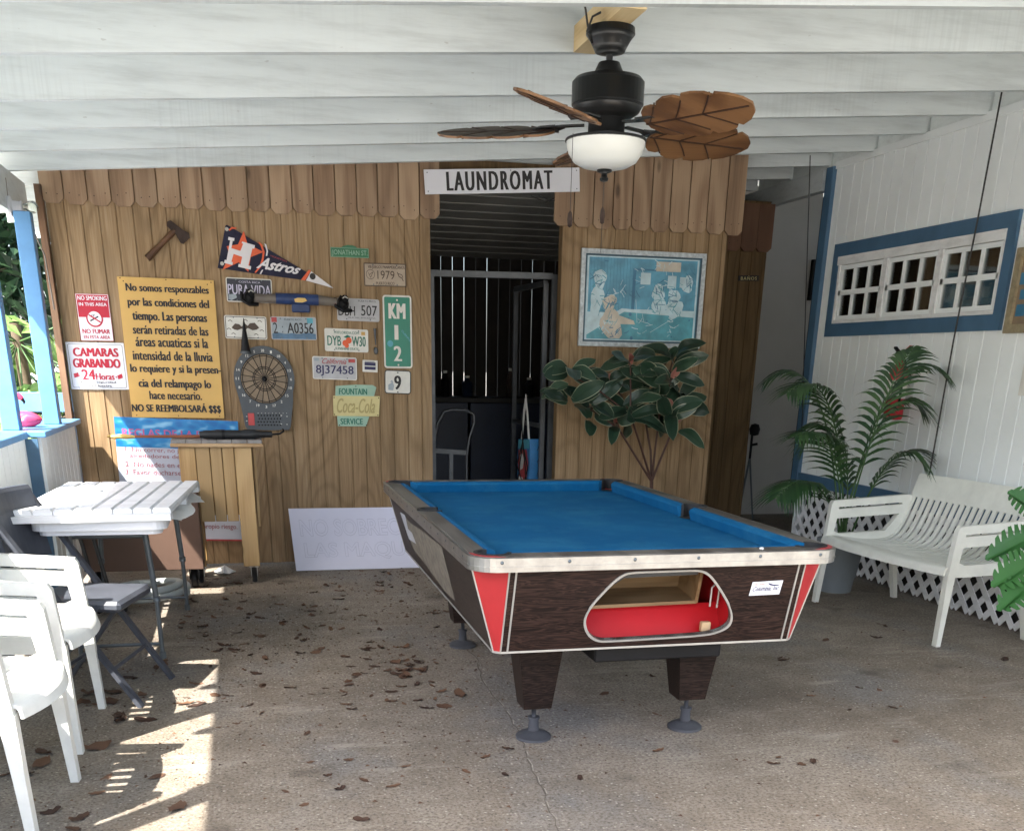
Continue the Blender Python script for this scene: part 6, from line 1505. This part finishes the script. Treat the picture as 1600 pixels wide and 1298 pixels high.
for (e, dy, n_) in ros:
    q_ = min(ends, key=lambda k: (k[0][0]-e[0])**2+(k[0][1]-e[1])**2); a = L_(*q_[0], q_[1]); b = L_(*e, dy); st.tube([a, a.lerp(b, .5)+Vector((0, 0, .02)), b], .007, 6, r2=.005)
st.build('stems', 'stem', rb_)
fo = MB()
for (e, dy, n_) in ros:
    n_ += 1; c = L_(*e, dy); a0 = rp.uniform(0, 6.28)
    for i in range(n_):
        a = a0+i*2.4+rp.uniform(-.3, .3); el = rp.uniform(-.35, .75); dd = Vector((math.cos(a)*math.cos(el), math.sin(a)*math.cos(el)*.8-.25, math.sin(el)))
        broad_leaf(fo, c+dd*.02+Vector((0, 0, rp.uniform(-.07, .04))), dd, Vector((rp.gauss(0, .5), -.9, rp.uniform(.1, 1.0))), rp.uniform(.17, .30), rp.uniform(.08, .12), rp.uniform(.05, .6), rp.uniform(.0, .35))
    if rp.random() < .5: broad_leaf(fo, c, Vector((rp.uniform(-.6, .6), -.7, .7)), Vector((0, -1, .3)), .11, .055, .05, .5, (2, 1))
fo.build('foliage', ['leaf_rubber', 'leaf_edge', 'leaf_pink'], rb_, False)

# palm in a grey pot
pc = Vector((3.80, 6.24, 0)); pl_ = thing('potted_palm', 'feathery palm in a grey plastic pot behind the bench', 'plant', pc)
MB().lathe([(0, 0), (.105, 0), (.118, .10), (.124, .10), (.15, .31), (.158, .31), (.158, .345), (.145, .345), (.135, .30), (0, .29)], n=28).build('pot', 'pot', pl_)
crown = Vector((0, 0, .30))
def palm_frond(tip, mid, nl, ll, droop):
    q = MB(); P0 = crown+Vector((rp.uniform(-.04, .04), rp.uniform(-.04, .04), 0)); pts = []
    for i in range(25):
        t = i/24; pts.append(P0*(1-t)**2+mid*2*t*(1-t)+tip*t*t)
    q.m(1); q.tube(pts, .007, 6, r2=.002); q.m(0)
    for i in range(nl):
        t = .30+.70*i/(nl-1); k = t*24; j = min(23, int(k)); p = pts[j].lerp(pts[j+1], k-j); d = (pts[j+1]-pts[j]).normalized()
        s_ = d.cross(Vector((0, 0, 1)));
        if s_.length < .2: s_ = Vector((0, 1, 0))
        s_.normalize(); lf_ = ll*(math.sin(PI*(.16+.80*(t-.30)/.70))**.7)*rp.uniform(.85, 1.1)
        for sg in (-1, 1):
            dd = (s_*sg*.85+d*.75+Vector((0, 0, .10))).normalized(); q.rnd(); a = p; w_ = .0145; nn = dd.cross(d).normalized(); vs = []
            M_ = 5
            for m_ in range(M_+1):
                u = m_/M_; c = p+dd*(lf_*u)+Vector((0, 0, -droop*lf_*u*u)); ww = w_*(.5+.9*min(1, u*3) if u < .33 else 1.4*(1-(u-.33)/.67)+.06)*.7; e = d.cross(dd).cross(dd).normalized(); vs += [c-e*ww, c+e*ww]
            q.add(vs, [(2*m_, 2*m_+1, 2*m_+3, 2*m_+2) for m_ in range(M_)], True)
    q.build('frond', ['leaf_palm', 'green_stalk'], pl_, False)
def PP(px, py, y): return atY(px, py, y)-pc
for tip, mid in (((1200, 592, 6.5), (1300, 520, 6.4)), ((1232, 612, 6.1), (1318, 540, 6.2)), ((1480, 585, 5.9), (1385, 505, 6.1)), ((1425, 545, 5.75), (1380, 600, 5.9)), ((1440, 720, 5.9), (1395, 660, 6.0)), ((1440, 640, 6.0), (1380, 570, 6.1)),
                 ((1215, 775, 6.0), (1280, 700, 6.1)), ((1245, 680, 5.9), (1320, 640, 6.0)), ((1300, 640, 6.35), (1335, 690, 6.3)), ((1255, 690, 6.45), (1320, 600, 6.4))):
    t_ = PP(*tip); m_ = PP(*mid)
    for v in (t_, m_): v.x = min(v.x, 4.15-pc.x)
    palm_frond(t_, m_, 22, .35, .5)

# split-leaf plant at the right edge
mc = Vector((3.86, 3.92, 0)); mo = thing('split_leaf_plant', 'bright green split-leaf plant poking in at the right edge before the bench', 'plant', mc)
MB().lathe([(0, 0), (.10, 0), (.14, .26), (.15, .26), (.15, .29), (.13, .29), (.12, .24), (0, .24)], n=20).build('pot', 'pot_dark', mo)
def monstera(c, d, up, L, W):
    q = MB(); d, s_, n = frame(d, up); N = 14; q.rnd()
    right = []
    for i in range(N+1):
        t = i/N; w_ = W/2*(math.sin(PI*(t*.86+.12))**.6)
        right.append((t, w_)); 
        if 0 < i < N: right.append((t+.012, w_*(.42 if i % 2 else .97))); right.append((t+.03, w_*(.45 if i % 2 else .97)))
    for sg in (-1, 1):
        pts = [(0, 0)]+[(t-.10*w_/W*2, sg*w_) for t, w_ in right]+[(1.02, 0)]
        tri = tessellate_polygon([[Vector((a, b, 0)) for a, b in pts]])
        q.add([c+d*(a*L)+s_*b+n*(.12*abs(b))+Vector((0, 0, -.22*L*a*a)) for a, b in pts], [tuple(t_) for t_ in tri], True)
    return q
for px, py, y, dx, dy, dz, L, W in ((1612, 838, 4.25, -.95, .1, -.25, .22, .17), (1612, 880, 4.15, -.95, -.1, -.2, .22, .19), (1610, 912, 4.1, -.9, -.2, -.3, .2, .17), (1625, 800, 4.2, -.5, .3, .5, .2, .17), (1660, 860, 3.9, .6, -.4, .1, .22, .18)):
    c = atY(px, py, y)-mc; q = monstera(c, Vector((dx, dy, dz)), Vector((-.25, -.75, .6)), L, W); lf_ = q.build('leaf', 'leaf_monstera', mo, False)
    s2 = MB(); s2.tube([(0, 0, .24), Vector((0, 0, .3)).lerp(c, .5)+Vector((0, 0, .08)), c], .006, 6); s2.build('stalk', 'green_stalk', mo)

# ------------------------------------------------------------------ garden seen past the posts
def leaf_tree(name, label, loc, h, cr, n, size, mat, seed, trunk_r=.09, bottom=.35):
    r = random.Random(seed); t = thing(name, label, 'tree', loc, group='garden trees beyond the low wall')
    limbs = []; q = MB(); q.tube([(0, 0, 0), (r.uniform(-.1, .1), 0, h*.3), (r.uniform(-.2, .2), r.uniform(-.2, .2), h*.62)], trunk_r, 9, r2=trunk_r*.5)
    for i in range(11):
        a = r.uniform(0, 6.28); z0 = h*r.uniform(bottom*.8, .6); e = Vector((math.cos(a)*cr*r.uniform(.4, .95), math.sin(a)*cr*r.uniform(.4, .95), h*r.uniform(bottom, 1.0))); b = Vector((0, 0, z0)); q.tube([b, b.lerp(e, .5)+Vector((0, 0, .12)), e], trunk_r*.4, 6, r2=.012); limbs.append(e); limbs.append(b.lerp(e, .6))
    q.build('trunk', 'bark', t)
    f = MB()
    for i in range(n):
        c = r.choice(limbs)+Vector((r.gauss(0, .3), r.gauss(0, .3), r.gauss(0, .25)))*cr*.62
        d = Vector((r.gauss(0, 1), r.gauss(0, 1), r.gauss(-.35, .6))); d, s_, nn = frame(d, Vector((r.gauss(0, .6), r.gauss(0, .6), 1))); L = size*r.uniform(.6, 1.3); W = L*.22; f.rv = r.random()
        f.add([c, c+d*L*.5+s_*W, c+d*L-nn*L*.18, c+d*L*.5-s_*W], [(0, 1, 2), (0, 2, 3)], False)
    f.build('crown', mat, t, False); return t
leaf_tree('garden_tree', 'dark dense tree filling the gap behind the blue posts', (-3.0, 13.5, -.12), 4.6, 1.9, 5200, .26, 'leaf_tree', 1)
leaf_tree('garden_tree', 'tall dark tree farther left behind the blue posts', (-5.6, 12.0, -.12), 5.2, 2.1, 4200, .28, 'leaf_tree', 2)
leaf_tree('garden_tree', 'dark tree right of the dense one, behind the plywood corner', (-1.4, 16.0, -.12), 5.0, 2.0, 4200, .26, 'leaf_tree', 4)
leaf_tree('garden_tree', 'dark tree left of the photo beyond the low wall', (-7.5, 8.5, -.12), 5.0, 2.0, 3000, .28, 'leaf_tree', 5)
# papaya
def papaya(loc, h, seed):
    r = random.Random(seed); t = thing('papaya_tree', 'sunlit papaya with fingered pale green leaves between the blue posts', 'tree', loc)
    q = MB(); q.tube([(0, 0, 0), (.03, 0, h*.5), (0, 0, h)], .07, 10, r2=.045); q.build('trunk', 'bark', t)
    f = MB()
    for i in range(24):
        a = r.uniform(0, 6.28); el = r.uniform(-.7, .8); d = Vector((math.cos(a)*math.cos(el), math.sin(a)*math.cos(el), math.sin(el))); e = Vector((0, 0, h-.1-.4*r.random()))+d*r.uniform(.35, .75); f.m(1); f.tube([(0, 0, h-.15), e], .008, 5); f.m(0); f.rv = r.random()
        dd, s_, nn = frame(Vector((d.x, d.y, -.5)), Vector((r.gauss(0, .2), r.gauss(0, .2), 1)))
        for k in range(7):
            b = (k-3)*.62; ax = dd*math.cos(b)+s_*math.sin(b); sd = nn.cross(ax); L = (.36-.035*abs(k-3))*r.uniform(.85, 1.1)
            for x0_, x1_, w_ in ((0, .5, .055), (.35, .75, .06), (.6, 1.0, .035)): f.add([e+ax*L*x0_, e+ax*L*(x0_+x1_)/2+sd*w_-nn*.02, e+ax*L*x1_-nn*L*.25*x1_, e+ax*L*(x0_+x1_)/2-sd*w_-nn*.02], [(0, 1, 2, 3)])
    f.build('crown', ['leaf_papaya', 'green_stalk'], t, False)
papaya((-1.85, 10.3, -.12), 1.75, 3)
# banana clump
t = thing('banana_plant', 'yellow-green banana plant in the sun low behind the blue posts', 'plant', (-1.95, 9.5, -.12)); r_ = random.Random(8); f = MB()
for i in range(9):
    a = r_.uniform(0, 6.28); e = Vector((math.cos(a)*.3, math.sin(a)*.3, r_.uniform(.85, 1.25))); broad_leaf(f, Vector((0, 0, .35)), e-Vector((0, 0, .35)), Vector((0, 0, 1)), r_.uniform(.8, 1.15), .26, .5, .3, (0, 0))
f.build('leaves', ['leaf_banana'], t, False); MB().tube([(0, 0, 0), (0, 0, .6)], .07, 10, r2=.05).build('stem', 'green_stalk', t)
leaf_tree('shrub', 'low leafy shrub behind the blue rail', (-2.4, 10.9, -.12), 1.5, .9, 1300, .16, 'leaf_tree', 14, .04, .15)['category'] = 'shrub'
# blue rail fence beyond
t = thing('rail_fence', 'blue board rail fence in the garden beyond the pink flamingo', 'fence', (0, 9.0, 0)); q = MB(); q.bbox(-4.5, -1.25, 0, .04, .98, 1.12, .005); q.bbox(-4.5, -1.25, 0, .04, .3, .46, .005); q.build('rails', 'blue_post', t)
q = MB()
for x in (-4.4, -3.3, -2.2, -1.3): q.bbox(x-.04, x+.04, .042, .12, -.12, 1.14, .004)
q.build('posts', 'blue_post', t)
t = thing('garden_bench', 'white slab on legs made up for the sunlit pool deck behind the blue cap', 'bench', (-1.62, 8.3, -.12)); q = MB(); q.bbox(-.3, .42, -.2, .25, .80, .85, .01); q.build('seat', 'resin', t)  # made-up white piece in place of the sunlit pool deck
for x in (-.25, .37): q = MB(); q.bbox(x-.03, x+.03, -.18, .22, 0, .80, .005); q.build('leg', 'resin', t)

# ------------------------------------------------------------------ dry leaves on the floor
rl_ = random.Random(21); var = []
for k in range(8):
    q = MB(); N = 7; L = 1.0; W = rl_.uniform(.22, .36); cu = rl_.uniform(.15, .5); tw = rl_.uniform(-.5, .5); q.rv = k/7; vs = []
    for i in range(N):
        t = i/(N-1); w_ = W*(math.sin(PI*min(1, t*.9+.05))**.8)*rl_.uniform(.8, 1.15)
        x = (t-.5)*L; z = .03+cu*.5*(2*t-1)**2
        vs += [(x, -w_, z+.20*rl_.random()+tw*.1*t), (x, 0, z), (x, w_, z+.20*rl_.random()-tw*.1*t)]
    q.add(vs, [(3*i+j, 3*i+j+1, 3*i+3+j+1, 3*i+3+j) for i in range(N-1) for j in (0, 1)], True)
    q.add([(-.5, -.012, vs[1][2]), (-.72, 0, vs[1][2]+.06), (-.5, .012, vs[1][2])], [(0, 1, 2)])
    me = q.build('dry_leaf', 'leaf_dry', None, False); var.append(me.data); bpy.data.objects.remove(me)
for k, me in enumerate(var):
    at_ = me.attributes['rnd']
tz0_ = (TX, TX+TW, TY, TY+TL)
spots = []
def scatter(n, x0_, x1_, y0_, y1_, s0, s1):
    for _ in range(n): spots.append((rl_.uniform(x0_, x1_), rl_.uniform(y0_, y1_), rl_.uniform(s0, s1)))
scatter(118, -.45, 1.15, 5.2, 7.4, .022, .075); scatter(60, -.35, .75, 4.1, 5.4, .022, .07); scatter(16, .0, 1.2, 3.0, 4.2, .03, .06); scatter(34, -.95, -.25, 3.1, 5.2, .05, .10); scatter(14, .9, 2.9, 2.95, 4.2, .03, .055); scatter(10, 2.3, 3.6, 4.0, 6.5, .03, .07); scatter(8, .9, 2.0, 4.0, 6.0, .03, .06)
c = atZ(640, 1042, 0)
for _ in range(26): spots.append((c.x+rl_.gauss(0, .09), c.y+rl_.gauss(0, .10), rl_.uniform(.04, .075)))
for px, py, sz in ((718, 1084, .11), (690, 1080, .06), (1570, 1030, .08), (1270, 1190, .05), (1190, 980, .05), (1395, 1105, .05), (1290, 1000, .05), (545, 1187, .04), (345, 945, .05)): p = atZ(px, py, 0); spots.append((p.x, p.y, sz))
for i, (x, y, s_) in enumerate(spots):
    o_ = bpy.data.objects.new('dry_leaf', var[i % 8]); COL.objects.link(o_); o_.location = (x, y, .0); o_.scale = (s_, s_, s_*rl_.uniform(.25, .6)); o_.rotation_euler = (rl_.uniform(-.12, .12), rl_.uniform(-.12, .12), rl_.uniform(0, 6.28))
    tag(o_, 'curled dry brown leaf lying on the concrete floor', 'leaf', 'dry leaves scattered on the floor')
q = MB()                                                      # crumbs too small to count
for _ in range(2600):
    if rl_.random() < .7: x, y = rl_.uniform(-.9, 1.3), 3.2+4.3*rl_.random()**.8
    else: x, y = rl_.uniform(-.9, 3.8), rl_.uniform(2.8, 7.4)
    s_ = rl_.uniform(.003, .012); a = rl_.uniform(0, 6.28); q.rnd(); q.add([(x+s_*math.cos(a), y+s_*math.sin(a), .001), (x+s_*.5*math.cos(a+2), y+s_*.5*math.sin(a+2), .001+s_*.4), (x+s_*math.cos(a+3.6), y+s_*math.sin(a+3.6), .0012)], [(0, 1, 2)])
tag(q.build('leaf_litter', 'leaf_dry', None, False), 'fine brown leaf crumbs scattered over the concrete', 'litter', kind='stuff')
